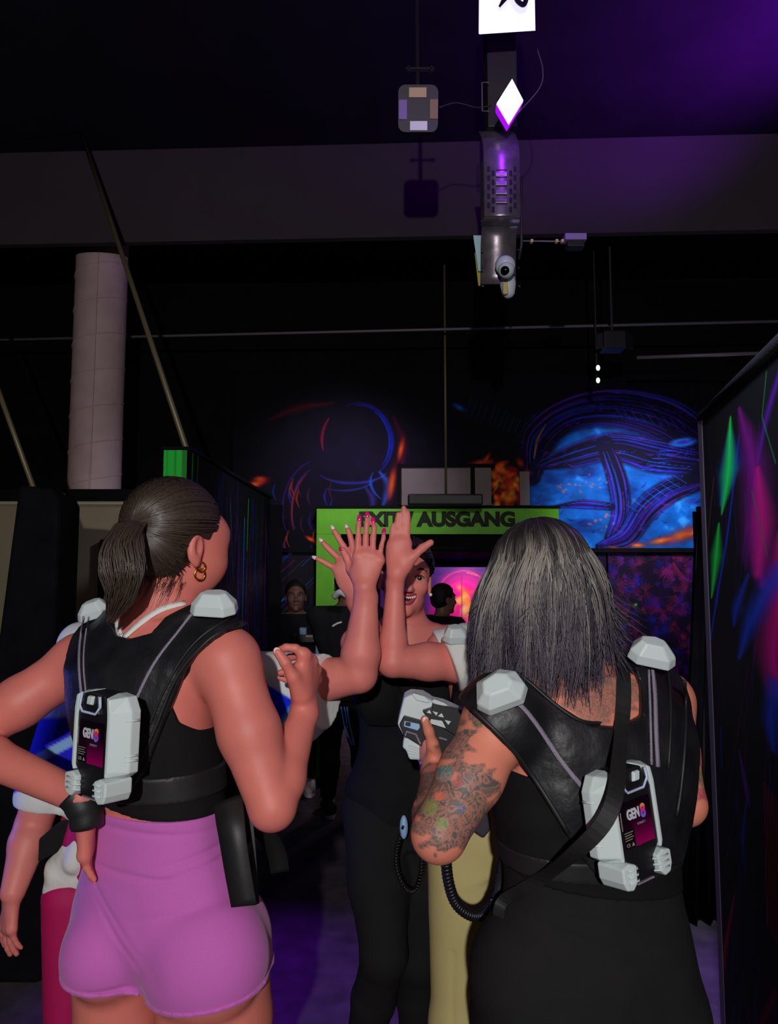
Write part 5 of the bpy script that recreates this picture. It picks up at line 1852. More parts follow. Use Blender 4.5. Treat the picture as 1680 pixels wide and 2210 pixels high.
# left hand round the gun grip : thumb up along the gun
Wg = P(938, 1655, 1.60)
K = [P(922, 1600, 1.64), P(918, 1612, 1.66), P(916, 1624, 1.675), P(915, 1636, 1.69)]
fg = [bend_finger(K[i], (-.75, .5, .1), (.35, .75, 0), .066, (30, 50, 35)) for i in range(4)]
th = [P(938, 1632, 1.585), P(934, 1606, 1.565), P(926, 1578, 1.555), P(917, 1553, 1.55)]
hand_pts(pr, Wg, K, fg, th, (-1, .3, 0), palm_r=.0155, rt=.0115)
pr.append(cone(WLb, Wg, .027, .026, .012, 'hand'))
for s_, kx in ((-1, 1150), (1, 1395)):
    hp = P(kx, 2200, YB_)
    kn = np.array([hp[0], YB_ + .03, .47]); an = np.array([hp[0], YB_ - .02, .09])
    limb(pr, [hp, (hp + kn) / 2, kn], [.115, .10, .062], .03, 'leg')
    limb(pr, [kn, kn * .65 + an * .35 + [0, -.02, 0], an], [.06, .062, .04], .02, 'leg')
    limb(pr, [an + [0, -.03, -.055], an + [-.03, .15, -.06]], [.034, .030], .02, 'foot')
pr.append(ell(P(1175, 2120, 1.42) + fB * .03, (.118, .11, .13), [rB, fB, (0, 0, 1)], .03, 'seat'))
pr.append(ell(P(1385, 2125, 1.47) + fB * .03, (.112, .11, .13), [rB, fB, (0, 0, 1)], .022, 'seat'))
HB = Head(P(1168, 1275, 1.50), (math.sin(math.radians(-12)), math.cos(math.radians(-12)), -.18), (-.05, -.05, 1), 1.05)
pr += HB.prims()


def ink(V):
    """tattoo colours (rgb) and coverage (alpha) on the skin"""
    rr = np.random.RandomState(2)
    a = np.zeros(len(V))
    c = np.tile(np.array(srgb((96, 92, 88))), (len(V), 1))
    spots = [(965, 1745, 66), (932, 1705, 50), (1000, 1715, 54), (990, 1780, 54), (1010, 1690, 46), (935, 1780, 44), (1025, 1740, 40), (905, 1745, 30), (950, 1812, 26),
             (985, 1600, 30), (970, 1630, 28), (1000, 1575, 20), (1018, 1546, 17), (1040, 1700, 36), (905, 1650, 30)]
    px = 840 + V[:, 0] / V[:, 1] * F_PX
    py = 1105 - F_PX * (((V[:, 2] - CZ) * CT - V[:, 1] * ST) / (V[:, 1] * CT + (V[:, 2] - CZ) * ST))
    jit = 10 * np.sin(V[:, 0] * 160 + 3 * np.sin(V[:, 2] * 120)) + 8 * np.sin(V[:, 2] * 190 + V[:, 1] * 90)
    armL = (px < 1075) & (V[:, 1] < 1.56)
    for x, y, r in spots:
        d = np.hypot(px - x, (py - y)) + jit
        a = np.maximum(a, np.clip((r - d) / 6, 0, 1) * armL)
    # shading of back piece under the hair
    for x, y, r in ((1240, 1470, 62), (1300, 1500, 55), (1200, 1440, 40), (1270, 1520, 50), (1340, 1500, 40)):
        d = np.hypot(px - x, (py - y)) + jit * .6
        a = np.maximum(a, np.clip((r - d) / 8, 0, 1) * .75 * (px > 1090) * (px < 1390) * (py > 1380) * (V[:, 1] < 1.6))
    for x, y, r, col in ((958, 1668, 19, (80, 130, 130)), (945, 1718, 12, (220, 110, 80)), (925, 1742, 20, (110, 140, 80)), (950, 1778, 16, (105, 150, 90)), (990, 1745, 14, (90, 110, 130)), (1028, 1560, 14, (96, 104, 84)), (985, 1690, 12, (170, 90, 90))):
        w_ = np.clip((r - np.hypot(px - x, py - y)) / 4, 0, 1) * armL
        a = np.maximum(a, w_ * 1.15)
        c = c * (1 - w_[:, None]) + np.array(srgb(col)) * w_[:, None]
    # right arm patches
    arR = (px > 1440) & (py > 1600)
    for x, y, r, col in ((1492, 1640, 20, (200, 90, 100)), (1505, 1680, 26, (120, 130, 90)), (1490, 1715, 20, (190, 80, 100)), (1470, 1690, 24, (96, 92, 88))):
        w_ = np.clip((r - np.hypot(px - x, py - y) - jit * .4) / 5, 0, 1) * arR
        a = np.maximum(a, w_)
        c = c * (1 - w_[:, None]) + np.array(srgb(col)) * w_[:, None]
    # thin lines at the elbow
    for (x0_, y0_, x1_, y1_) in ((905, 1830, 946, 1818), (946, 1818, 936, 1848)):
        d0 = np.array([x1_ - x0_, y1_ - y0_], float)
        t_ = np.clip(((px - x0_) * d0[0] + (py - y0_) * d0[1]) / (d0 @ d0), 0, 1)
        dd = np.hypot(px - x0_ - t_ * d0[0], py - y0_ - t_ * d0[1])
        a = np.maximum(a, np.clip((3.2 - dd) / 2, 0, 1) * armL * 1.3)
    return np.concatenate([c, a[:, None]], 1)


body_B = solid('body', pr, M['skin_ink'], B_, .0042, attrs={'ink': ink})
HB.eyes(B_)
solid('leggings', [p for p in pr if p.tag in ('torso', 'leg', 'seat')], M['blackfabric2'], B_, .0045, off=.005,
      clip=[half((0.0, 0, 1), P(1270, 1875, 1.4)), half((0, 0, -1), (0, 0, .1))],
      disp=lambda X, Y, Z: (.003 * np.exp(-((Z - (P(1200, 1990, 1.4)[2] - (X - .3) * .25)) / .006) ** 2) * np.exp(-((X - .32) / .08) ** 2) + .0025 * np.exp(-((Z - (P(1250, 1978, 1.4)[2] - (X - .4) * .2)) / .006) ** 2) * np.exp(-((X - .36) / .05) ** 2)).astype(np.float32))
tankB = pxpoly([(1085, 1450), (1112, 1448), (1152, 1478), (1193, 1515), (1256, 1556), (1314, 1558), (1360, 1536), (1374, 1475), (1366, 1425), (1420, 1400), (1470, 1440), (1520, 1600), (1520, 1910), (1060, 1910), (1060, 1640), (1075, 1655), (1110, 1678), (1150, 1680), (1120, 1620), (1085, 1560)], lambda x: 1.34 + (x - 1080) * .00045)
solid('tank_top', [p for p in pr if p.tag in ('torso', 'trap')], M['blackfabric'], B_, .0042, off=.008, clip=[tankB], disp=wobble(.0018, 14, 60, 2, (1.0, 1.2)))
# bracelet
MB().tube([P(922, 1664, 1.60), P(934, 1652, 1.60)], [.0335, .0325], 24).build('wristband', M['bracelet'], B_, smooth=True, label='purple foil wristband') if False else None
wc = P(936, 1657, 1.60); wd0 = norm(Wg - WLb + [0, 0, .03])
MB().tube([wc - [0, 0, .010], wc + [0, 0, .010]], [.0305, .0295], 28).build('wristband', M['bracelet'], B_, smooth=True, label='shiny purple wristband')
nail(B_, th[3], th[3] - th[2], (.15, -1, .2), .0068, .008, 'nail_nat')
# hair: solid core plus locks
core = [HB.e((0, -.014, .036), (.087, .103, .093), tag='c'), HB.e((0, -.035, -.035), (.088, .080, .080), .05), HB.e((0, -.045, -.080), (.080, .060, .050), .04)]
solid('hair_base', core, M['hairgrey'], B_, .005, clip=[half(HB.F - HB.U * .35, HB.p(0, .062, .05)), ], disp=wobble(.002, 180, 12, 4))
rs_ = np.random.RandomState(7)
paths, radii, cols = [], [], []
k = 18
cB = HB.p(0, -.014, .036)
AXB = np.array(HB.A)
for L in range(560):
    ph = rs_.uniform(-2.2, 2.2)               # around the head, 0 = back
    e0 = rs_.uniform(.75, 1.52)
    drop = rs_.uniform(.10, .240)
    side_ = math.sin(ph)
    flare = rs_.uniform(-.012, .006)
    wind = (.004 + (.095 * rs_.uniform(0, 1) if rs_.uniform() < .28 else 0)) * max(0, side_) + rs_.uniform(-.016, .010)
    if side_ < -.5: wind -= rs_.uniform(0, .03)
    curl = rs_.uniform(-.026, .026)
    tone = rs_.uniform(0, 1)
    nl = rs_.randint(8, 13)
    ft = rs_.uniform(0, .055)
    for q in range(nl):
        ph_, e_ = ph + rs_.normal(0, .034), e0 + rs_.normal(0, .05)
        dq, fq = rs_.uniform(.80, 1.12), rs_.normal(0, .005)
        rad_ = np.array([.090, .106, .096]) * HB.s * (1 + ft + rs_.uniform(0, .02))
        eE = rs_.uniform(.0, .30)
        dE = np.array([math.cos(eE) * math.sin(ph_), -math.cos(eE) * math.cos(ph_), math.sin(eE)])
        last = cB + (dE * rad_) @ AXB
        outv = norm(AXB[0] * dE[0] + AXB[1] * dE[1])
        pth = []
        for j in range(k):
            t = j / (k - 1)
            if t < .45:
                el_ = e_ + (eE - e_) * (t / .45)
                d = np.array([math.cos(el_) * math.sin(ph_), -math.cos(el_) * math.cos(ph_), math.sin(el_)])
                pt_ = cB + (d * rad_) @ AXB
            else:
                u_ = (t - .45) / .55
                pt_ = last + outv * (.009 * math.sin(min(1, u_ * 1.6) * 1.57) + flare * u_ + fq * u_) + np.array([0, 0, -1.0]) * (drop + .03) * dq * u_ + np.array([1, .1, 0]) * (wind * u_ ** 2.2 + curl * math.sin(u_ * 3.1)) + np.array([0, 0, 1.0]) * max(0, wind - .04) * u_ ** 3 * .8
            pth.append(pt_)
        pth = np.array(pth)
        for _ in range(3): pth[1:-1] = pth[1:-1] * .5 + (pth[:-2] + pth[2:]) * .25
        paths.append(pth)
        w_ = rs_.uniform(.0007, .0017)
        radii.append([w_ * min(1, .5 + j * .2) * (1 - .75 * (j / (k - 1)) ** 3) for j in range(k)])
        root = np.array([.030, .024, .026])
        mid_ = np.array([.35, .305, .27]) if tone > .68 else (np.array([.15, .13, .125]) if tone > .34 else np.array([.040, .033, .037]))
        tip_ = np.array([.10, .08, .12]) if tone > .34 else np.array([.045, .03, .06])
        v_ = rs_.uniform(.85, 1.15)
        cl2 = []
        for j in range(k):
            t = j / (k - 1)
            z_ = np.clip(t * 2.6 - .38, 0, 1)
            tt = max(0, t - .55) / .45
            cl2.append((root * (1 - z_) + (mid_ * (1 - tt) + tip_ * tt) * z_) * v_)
        cols.append(cl2)
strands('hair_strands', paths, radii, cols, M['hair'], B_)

# ---- vest of the grey-haired woman
vestB = thing('laser_tag_vest', 'black laser tag vest with battery pack, worn by the grey-haired person with tattoos', 'laser tag vest', (P(1300, 1600, YB_)[0], YB_ - .1, P(1300, 1880, YB_)[2]))
VT = [p for p in pr if p.tag in ('torso', 'trap', 'sh', 'neck')]
vp = [(1000, 1525), (1035, 1470), (1088, 1436), (1112, 1446), (1152, 1475), (1193, 1512), (1256, 1552), (1314, 1554), (1360, 1533), (1374, 1475), (1362, 1430), (1376, 1400), (1452, 1412), (1487, 1470), (1493, 1517), (1490, 1621), (1472, 1767), (1445, 1830), (1270, 1862), (1227, 1812), (1168, 1712), (1110, 1628), (1060, 1578), (1027, 1550)]
vestB_o = solid('harness', VT, M['vest'], vestB, .0042, off=.020, clip=[pxpoly(vp, lambda x: 1.34 + (x - 1080) * .00045), half((0, 1, 0), (0, 1.62, 0))], disp=wobble(.0024, 50, 26, 3), it=2)
hv = Hit(vestB_o)
for seg, wd_ in (([(1095, 1505), (1130, 1530), (1175, 1590), (1225, 1660), (1262, 1705)], .0075), ([(1406, 1440), (1412, 1500), (1414, 1580), (1418, 1655)], .0075), ([(1398, 1445), (1401, 1520), (1404, 1650)], .003)):
    mb = MB(); surf_ribbon(mb, hv, seg, wd_, .003, .005, Y=1.38)
    mb.build('piping', M['piping'], vestB, smooth=True)
for seg, wd_ in (([(1020, 1530), (1065, 1572), (1115, 1625), (1172, 1706), (1228, 1798)], .007), ([(1112, 1452), (1150, 1482), (1195, 1520), (1256, 1560), (1314, 1562), (1358, 1542)], .005), ([(1478, 1470), (1478, 1560), (1470, 1680), (1458, 1760)], .005), ([(1440, 1440), (1446, 1540), (1440, 1660)], .004)):
    mb = MB(); surf_ribbon(mb, hv, seg, wd_, .003, .006, Y=1.38)
    mb.build('edge_binding', M['webbing'], vestB, smooth=True)
p1_, n1_ = hv(1080, 1492, 0, 1.38)
pod(vestB, P(1078, 1493, 1.33), (.9, 0, .42), (0, 0, 1), (-.25, -.80, .55), .098, .074, .032)
pod(vestB, P(1405, 1414, 1.46), (1, 0, -.16), (0, 0, 1), (.05, -.55, .85), .095, .066, .034)
pack(vestB, P(1376, 1776, 1.285), norm([math.cos(math.radians(34)), math.sin(math.radians(34)), .08]), norm([-.15, 0, 1]), .86)
solid('belt', [p for p in pr if p.tag == 'torso'], M['webbing'], vestB, .0045, off=.011, clip=[half((.04, 0, 1), P(1200, 1838, 1.4)), half((-.04, 0, -1), P(1200, 1886, 1.4))])
# sling strap
t = thing('sling_strap', 'long black gun sling crossing over the battery pack of the grey-haired person', 'strap', P(1300, 1900, 1.3))
hs = Hit(body_B, vestB_o, *[o for o in B_.children if o.name.startswith(('tank', 'leggings'))])
sp = []
for x, y, yy in ((1346, 1400, None), (1342, 1475, None), (1338, 1560, None), (1336, 1640, 1.275), (1330, 1712, 1.215), (1303, 1780, 1.195), (1236, 1846, 1.225), (1180, 1885, None), (1131, 1920, None), (1092, 1950, None), (1082, 1985, None)):
    sp.append(P(x, y, yy) if yy else hs(x, y, .008, 1.38)[0])
sp = catmull(sp, 5)
for _ in range(4): sp[1:-1] = sp[1:-1] * .5 + (sp[:-2] + sp[2:]) * .25
wdv = np.cross(np.gradient(sp, axis=0), [0, -1, .1])
MB().ribbon(sp, wdv, np.linspace(.029, .024, len(sp)), .0025).build('strap', M['webbing'], t)

# ---- phaser gun in her left hand
G = 1.64
t = thing('laser_gun', 'white and black toy laser gun held up in the tattooed left hand', 'laser gun', P(925, 1640, G))
pp = lambda L_, y=G: [P(a, b, y) for a, b in L_]
bd = (0, .05, .008)
MB().prism(pp([(858, 1564), (872, 1507), (888, 1499), (915, 1502), (932, 1512), (935, 1516), (962, 1522), (985, 1532), (1010, 1545), (1010, 1600), (935, 1625), (905, 1610), (872, 1590)]), bd, .96).build('shell', M['whiteplastic'], t, bevel=.004)
MB().prism(pp([(889, 1499), (893, 1496), (917, 1503), (929, 1513), (925, 1518), (900, 1512)], G - .006), (0, .03, 0), .9).build('top_ridge', M['whiteplastic'], t, bevel=.002)
MB().prism(pp([(930, 1514), (938, 1509), (960, 1517), (970, 1524), (945, 1524)], G - .006), (0, .03, 0), .9).build('top_ridge', M['whiteplastic'], t, bevel=.002)
MB().prism(pp([(862, 1564), (872, 1545), (912, 1556), (940, 1566), (1030, 1590), (1030, 1640), (960, 1640), (914, 1614), (872, 1588)], G - .014), (0, .03, 0), .97).build('side_panel', M['gunblack'], t, bevel=.002)
MB().prism(pp([(912, 1534), (932, 1528), (934, 1519), (992, 1532), (1020, 1545), (1000, 1600), (985, 1590), (925, 1552)], G - .018), (0, .03, 0), .97).build('handguard', M['gunblack'], t, bevel=.002)
mb = MB()
for q in ([(921, 1538), (932, 1541), (928, 1532)], [(934, 1535), (946, 1538), (942, 1545)], [(945, 1546), (959, 1549), (954, 1539)], [(960, 1554), (974, 1557), (968, 1565)]):
    mb.prism(pp(q, G - .021), (0, .004, 0))
mb.prism(pp([(930, 1552), (955, 1556), (963, 1572), (930, 1562)], G - .021), (0, .004, 0))
mb.build('inset', M['whiteplastic'], t, bevel=.0006, label='white triangular insets')
mb = MB()
mb.prism(pp([(873, 1556), (906, 1563), (907, 1570), (902, 1577), (872, 1568)], G - .018), (0, .006, 0))
mb.build('window', M['bluewhite'], t, bevel=.001)
MB().prism(pp([(876, 1558), (887, 1560), (886, 1568), (875, 1566)], G - .020), (0, .004, 0)).build('button', M['gunblack'], t)
cyc = [(876, 1580), (897, 1585), (910, 1612)]
MB().tube(pp([(875, 1588), (878, 1579), (898, 1585), (908, 1606)], G - .018), .0022, 6).build('outline', M['piping'], t)
MB().prism(pp([(872, 1592), (884, 1594), (912, 1612), (917, 1624), (908, 1641), (884, 1640), (877, 1620), (869, 1614)], G + .004), (0, .042, 0), .94).build('grip', M['whiteplastic'], t, bevel=.004)
mb = MB()
for k_ in range(5):
    mb.tube(pp([(882, 1608 + k_ * 6), (905, 1616 + k_ * 5)], G + .001), .0014, 5)
mb.build('grip_rib', M['whiteplastic'], t)
MB().tube(pp([(948, 1592), (965, 1597)], G - .018), .002, 6).build('slit', M['piping'], t)
# ================================================================== helper for further people
def frame(deg):
    a = math.radians(deg)              # 0 = facing away from the lens, 180 = facing it, 90 = facing right
    return np.array([math.cos(a), -math.sin(a), 0]), np.array([math.sin(a), math.cos(a), 0])


def standing(pr, c, deg, H=1.68, w=1.0, legs=None, sh=.175, bust=0.0):
    """torso, neck and legs; c = (x, y) ; returns landmarks"""
    r, f = frame(deg)
    k_ = H / 1.70
    x, y = c
    rows = [(.80, .150, .095), (.88, .175 * 1, .110), (.95, .172, .110), (1.05, .130, .088), (1.12, .128, .090), (1.22, .148, .105), (1.31, .160, .104), (1.37, .145, .088), (1.42, .090, .066)]
    pr.append(loft([(x, y, z * k_, A_ * w, B__ * w) for z, A_, B__ in rows], r, f, .03, 'torso'))
    c3 = np.array([x, y, 0.0])
    lm = {'r': r, 'f': f, 'head': c3 + [0, 0, 1.585 * k_] + f * .02, 'SR': c3 + r * sh * w + [0, 0, 1.365 * k_], 'SL': c3 - r * sh * w + [0, 0, 1.365 * k_]}
    limb(pr, [c3 + [0, 0, 1.38 * k_], c3 + [0, 0, 1.53 * k_] + f * .008], [.056, .050], .04, 'neck')
    for s_ in ('SR', 'SL'):
        limb(pr, [c3 + [0, 0, 1.40 * k_], lm[s_] + [0, 0, .01]], [.046, .044], .04, 'trap')
    if bust:
        for q in (1, -1):
            pr.append(ell(c3 + r * q * .075 + f * (.085 * w) + [0, 0, 1.23 * k_], (.062, .055 * bust, .062), [r, f, (0, 0, 1)], .03, 'torso'))
    for q, lg in zip((1, -1), legs or (None, None)):
        hp = c3 + r * q * .09 * w + [0, 0, .86 * k_]
        if lg is None:
            kn, an = hp * [1, 1, 0] + f * .02 + [0, 0, .48 * k_], hp * [1, 1, 0] - f * .02 + r * q * .02 + [0, 0, .09]
        else:
            kn, an = lg
        limb(pr, [hp, (hp + kn) / 2, kn], [.092 * w, .082 * w, .056], .03, 'leg')
        limb(pr, [kn, kn * .65 + an * .35 - f * .018, an], [.054, .054, .037], .02, 'leg')
        limb(pr, [an - f * .03 - [0, 0, .055], an + f * .14 - [0, 0, .06]], [.033, .030], .02, 'foot')
    return lm


def hoe(pp_, Y):
    return [P(x, y, yy if yy else Y) for x, y, yy in pp_]


# ================================================================== person in white and blue tee (behind the ponytail woman)
YD_ = 2.02
xD = P(300, 1500, YD_)[0]
D = thing('person', 'person in a white and blue tee and magenta leggings, arm raised, behind the ponytail person', 'person', (xD, YD_, 0))
pr = []
lm = standing(pr, (xD, YD_), 12, 1.70, 1.08)
ERd, WRd = P(775, 1456, 1.87), P(790, 1290, 1.86)
SRd = P(520, 1492, 2.0)
arm(pr, SRd, ERd, WRd, (.066, .062, .045, .047, .029))
SLd = P(165, 1500, 2.05)
ELd, WLd = P(72, 1780, 2.02), P(28, 1925, 1.93)
arm(pr, SLd, ELd, WLd, (.062, .056, .046, .046, .030))
hand_pose(pr, WLd, (-.12, .05, -1), (.7, .7, 0), -1, [(4, 10, 8), (6, 12, 8), (10, 14, 10), (14, 16, 10)])
n0 = np.array([0, 1.0, 0])
Y = 1.85
Wd = P(787, 1268, Y)
K = [P(771, 1201, Y), P(788, 1197, Y), P(805, 1200, Y), P(821, 1210, Y)]
fgD = [[K[0], P(773, 1164, Y), P(774, 1137, Y + .005), P(776, 1121, Y + .01)],
       [K[1], P(790, 1157, Y), P(792, 1130, Y + .003), P(793, 1114, Y + .008)],
       [K[2], P(806, 1163, Y), P(808, 1140, Y + .003), P(806, 1126, Y + .008)],
       [K[3], P(823, 1181, Y), P(828, 1162, Y + .003), P(829, 1150, Y + .008)]]
thD = [P(772, 1245, Y + .012), P(757, 1228, Y + .022), P(749, 1203, Y + .03), P(739, 1186, Y + .03)]
hand_pts(pr, Wd, K, fgD, thD, n0, rf=.0074, palm_r=.0125)
pr.append(ell(P(789, 1236, Y + .006), (.034, .012, .036), None, .015, 'hand'))
pr.append(cone(WRd, Wd, .028, .0265, .012, 'hand'))
HD = Head(P(372, 1190, 2.03), (.3, .95, -.05), s=1.0)
limb(pr, [P(345, 1400, 2.02), HD.p(0, -.02, -.05)], [.055, .05], .04, 'neck')
pr += HD.prims()
solid('body', pr, M['skin2'], D, .0045)
HD.cap(D, M['hairblack'], hh=.006)
for i in range(4):
    f_ = fgD[i]
    nail(D, f_[3] + (f_[3] - f_[2]) * .12, f_[3] - f_[2], (0, -1, .25), .0058, .0095)
nail(D, thD[3], thD[3] - thD[2], (-.6, -.8, 0), .0062, .009)
solid('leggings', [p for p in pr if p.tag in ('leg', 'torso')] + [cone((P(150, 1935, 2.0)), P(146, 2215, 2.02), .062, .052, .03, 'leg')], M['magenta'], D, .006, off=.006, clip=[half((0, 0, 1), (0, 0, 1.02)), half((0, 0, -1), (0, 0, .1))])
# tee with sleeves
slR = [cone(P(500, 1490, 2.0), P(690, 1490, 1.89), .092, .082, .03, 's', ((0, 1, 0), .85)), cone(P(560, 1500, 1.96), P(640, 1550, 1.93), .07, .062, .04, 's')]
slL = [cone(P(185, 1500, 2.05), P(104, 1712, 2.03), .078, .070, .03, 's')]
tee = [p for p in pr if p.tag in ('torso', 'trap')] + slR + slL
hR = half(norm(P(716, 1485, 1.89) - P(620, 1495, 1.95)) + np.array([0, 0, -.12]), P(704, 1490, 1.89))
hL = half(norm(P(104, 1745, 2.03) - P(185, 1500, 2.05)) + np.array([0.1, 0, 0]), P(104, 1742, 2.03))
tor = half((0, 0, -1), (0, 0, .93))


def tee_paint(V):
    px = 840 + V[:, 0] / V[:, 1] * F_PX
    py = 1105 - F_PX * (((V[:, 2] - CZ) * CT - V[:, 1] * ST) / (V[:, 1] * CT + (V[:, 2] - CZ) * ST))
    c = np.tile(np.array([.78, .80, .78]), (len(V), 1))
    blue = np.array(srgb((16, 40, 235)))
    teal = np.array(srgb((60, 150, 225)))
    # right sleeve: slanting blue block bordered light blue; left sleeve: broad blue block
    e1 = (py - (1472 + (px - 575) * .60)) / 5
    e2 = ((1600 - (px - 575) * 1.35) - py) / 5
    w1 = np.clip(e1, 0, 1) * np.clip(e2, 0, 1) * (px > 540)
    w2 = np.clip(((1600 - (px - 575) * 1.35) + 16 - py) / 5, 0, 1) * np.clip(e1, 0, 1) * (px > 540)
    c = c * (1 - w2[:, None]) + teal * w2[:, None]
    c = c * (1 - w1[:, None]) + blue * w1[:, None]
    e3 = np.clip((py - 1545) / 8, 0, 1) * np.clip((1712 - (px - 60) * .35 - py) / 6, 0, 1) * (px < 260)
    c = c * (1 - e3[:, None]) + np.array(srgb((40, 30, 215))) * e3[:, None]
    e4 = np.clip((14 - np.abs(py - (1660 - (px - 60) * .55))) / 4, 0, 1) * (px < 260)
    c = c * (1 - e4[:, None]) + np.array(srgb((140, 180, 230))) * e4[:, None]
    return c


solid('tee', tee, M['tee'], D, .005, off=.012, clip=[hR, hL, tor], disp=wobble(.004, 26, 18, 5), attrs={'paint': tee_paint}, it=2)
# gathered white hem at her hip and dark pouch
hp_ = [cone(P(206, 1765, 2.0), P(180, 1840, 1.99), .050, .052, .03), cone(P(196, 1795, 2.0), P(152, 1880, 2.0), .045, .062, .03), cone(P(122, 1918, 1.985), P(195, 1880, 1.97), .034, .036, .012), cone(P(180, 1800, 1.95), P(165, 1860, 1.95), .022, .03, .008)]
solid('tied_hem', hp_, M['whitecloth'], D, .005, disp=wobble(.004, 60, 34, 2), it=1, label='gathered white cloth at the hip')
MB().prism([P(82, 1812, 1.95), P(120, 1780, 1.95), P(165, 1760, 1.95), P(160, 1800, 1.95), P(120, 1842, 1.95), P(80, 1862, 1.95)], (0, .03, 0)).build('pouch', M['blackfabric2'], D, bevel=.006, label='black strap pouch at the hip')

# ================================================================== smiling person in the middle
YC = 2.28
C_x = P(880, 1500, YC)[0]
Cp = thing('person', 'smiling person in black facing the camera, giving a high five', 'person', (C_x, YC, 0))
pr = []
kR = P(829, 2062, 2.12); aR_ = np.array([P(765, 2230, 2.2)[0], 2.30, .09])
kL = P(905, 2070, 2.24); aL_ = np.array([P(900, 2200, 2.3)[0], 2.34, .09])
lm = standing(pr, (P(872, 1500, YC)[0], YC), 180, 1.68, .96, legs=((kR, aR_), (kL, aL_)), bust=1.0, sh=.155)
ERc, WRc = P(822, 1425, 2.02), P(772, 1296, 1.93)
arm(pr, P(822, 1412, 2.22), ERc, WRc, (.046, .044, .038, .038, .027))
ELc, WLc = lm['SL'] + np.array([.0, .07, -.27]), lm['SL'] + np.array([-.05, .03, -.50])
arm(pr, lm['SL'], ELc, WLc, (.050, .046, .038, .038, .027))
hand_pose(pr, WLc, (-.1, -.1, -1), (-1, 0, 0), -1, [(20, 30, 20)] * 4)
Y = 1.915
Wc = P(772, 1284, Y + .005)
K = [P(764, 1199, Y), P(753, 1203, Y), P(741, 1214, Y), P(731, 1231, Y)]
fgC = [[K[0], P(760, 1172, Y), P(755, 1152, Y), P(751, 1143, Y)],
       [K[1], P(741, 1178, Y), P(729, 1158, Y), P(722, 1146, Y)],
       [K[2], P(722, 1196, Y), P(706, 1181, Y), P(698, 1172, Y)],
       [K[3], P(710, 1219, Y), P(694, 1210, Y), P(685, 1206, Y)]]
thC = [P(784, 1268, Y), P(797, 1250, Y), P(806, 1232, Y), P(812, 1218, Y)]
hand_pts(pr, Wc, K, fgC, thC, (0, -1, 0), rf=.0082, palm_r=.014)
pr.append(ell(P(755, 1243, Y), (.036, .015, .046), None, .015, 'hand'))
pr.append(cone(WRc, Wc, .028, .027, .015, 'hand'))
HC = Head(P(876, 1247, 2.25), (.10, -1, -.02), (.10, 0, 1), .98)
limb(pr, [P(882, 1420, YC), HC.p(0, -.02, -.05)], [.052, .050], .04, 'neck')
pr += HC.prims(smile=True)
solid('body', pr, M['skin2'], Cp, .0040)
HC.eyes(Cp); HC.smile(Cp)
HC.cap(Cp, M['hairblack'], front=.066, low=-.05, hh=.004, tilt=.9)
MB().ell(HC.p(0, -.11, .05), (.04, .04, .04)).build('hair_bun', M['hairblack'], Cp, smooth=True)
slicked(HC, Cp, 900, (.035, .022, .018), 21)
for q in (-1,):
    MB().ell(HC.p(q * .082, .002, -.044), (.0055, .0055, .0055)).build('earring', M['pearl'], Cp, smooth=True, label='white pearl stud earring')
for i in range(4):
    f_ = fgC[i]
    nail(Cp, f_[3] + (f_[3] - f_[2]) * .5, f_[3] - f_[2], (0, 1, .0), .0052, .0105, 'nail_nat')
solid('black_top', [p for p in pr if p.tag in ('torso', 'trap')], M['blackfabric'], Cp, .005, off=.010,
      clip=[half((0, 0, -1), (0, 0, .85)), poly_sd([P(x, y, YC)[[0, 2]] for x, y in ((760, 1370), (830, 1395), (850, 1440), (885, 1462), (925, 1440), (945, 1385), (1010, 1370), (1040, 2000), (700, 2000))])], disp=wobble(.003, 30, 20, 7))
solid('leggings', [p for p in pr if p.tag in ('torso', 'leg')], M['blackfabric2'], Cp, .0055, off=.007, clip=[half((0, 0, 1), (0, 0, 1.02)), half((0, 0, -1), (0, 0, .1))])
for x, y in ((868, 1480), (878, 1500)):
    pass
vt = thing('laser_tag_vest', 'black laser tag vest worn by the smiling person, mostly behind the raised arms', 'laser tag vest', (P(856, 1500, YC)[0], YC - .05, 1.1))
ps = poly_sd([P(x, y, 2.15)[[0, 2]] for x, y in ((775, 1385), (815, 1372), (845, 1450), (880, 1520), (915, 1450), (942, 1368), (1000, 1372), (985, 1500), (965, 1570), (790, 1570), (770, 1500))])
hc_ = solid('harness', [p for p in pr if p.tag in ('torso', 'trap', 'sh')], M['blackfabric'], vt, .0055, off=.024, clip=[ps], disp=wobble(.002, 50, 26, 3))
hh_ = Hit(hc_)
for seg in ([(860, 1478), (872, 1500), (884, 1530)], [(985, 1470), (978, 1510), (975, 1560)]):
    mb = MB(); surf_ribbon(mb, hh_, seg, .006, .003, .004, Y=2.1)
    mb.build('piping', M['piping'], vt, smooth=True)
# plug and coiled lead hanging at the black leggings
t = thing('coiled_lead', 'thin coiled lead with a round pale blue plug on the black leggings', 'cable', P(872, 1785, 2.0))
MB().ell(P(872, 1785, 1.98), (.011, .012, .030)).build('plug', M['bluewhite'], t, smooth=True)
MB().tube([P(868, 1785, 1.968), P(872, 1787, 1.966)], .005, 10).build('socket', M['gunblack'], t)
coil('lead', '', '', hoe([(866, 1800, 2.0), (856, 1840, 2.0), (858, 1880, 1.99), (876, 1918, 1.98), (896, 1922, 1.98), (908, 1890, 1.98), (912, 1850, 1.99)], 2.0), .0055, .0026, 34, M['gunblack'], t)

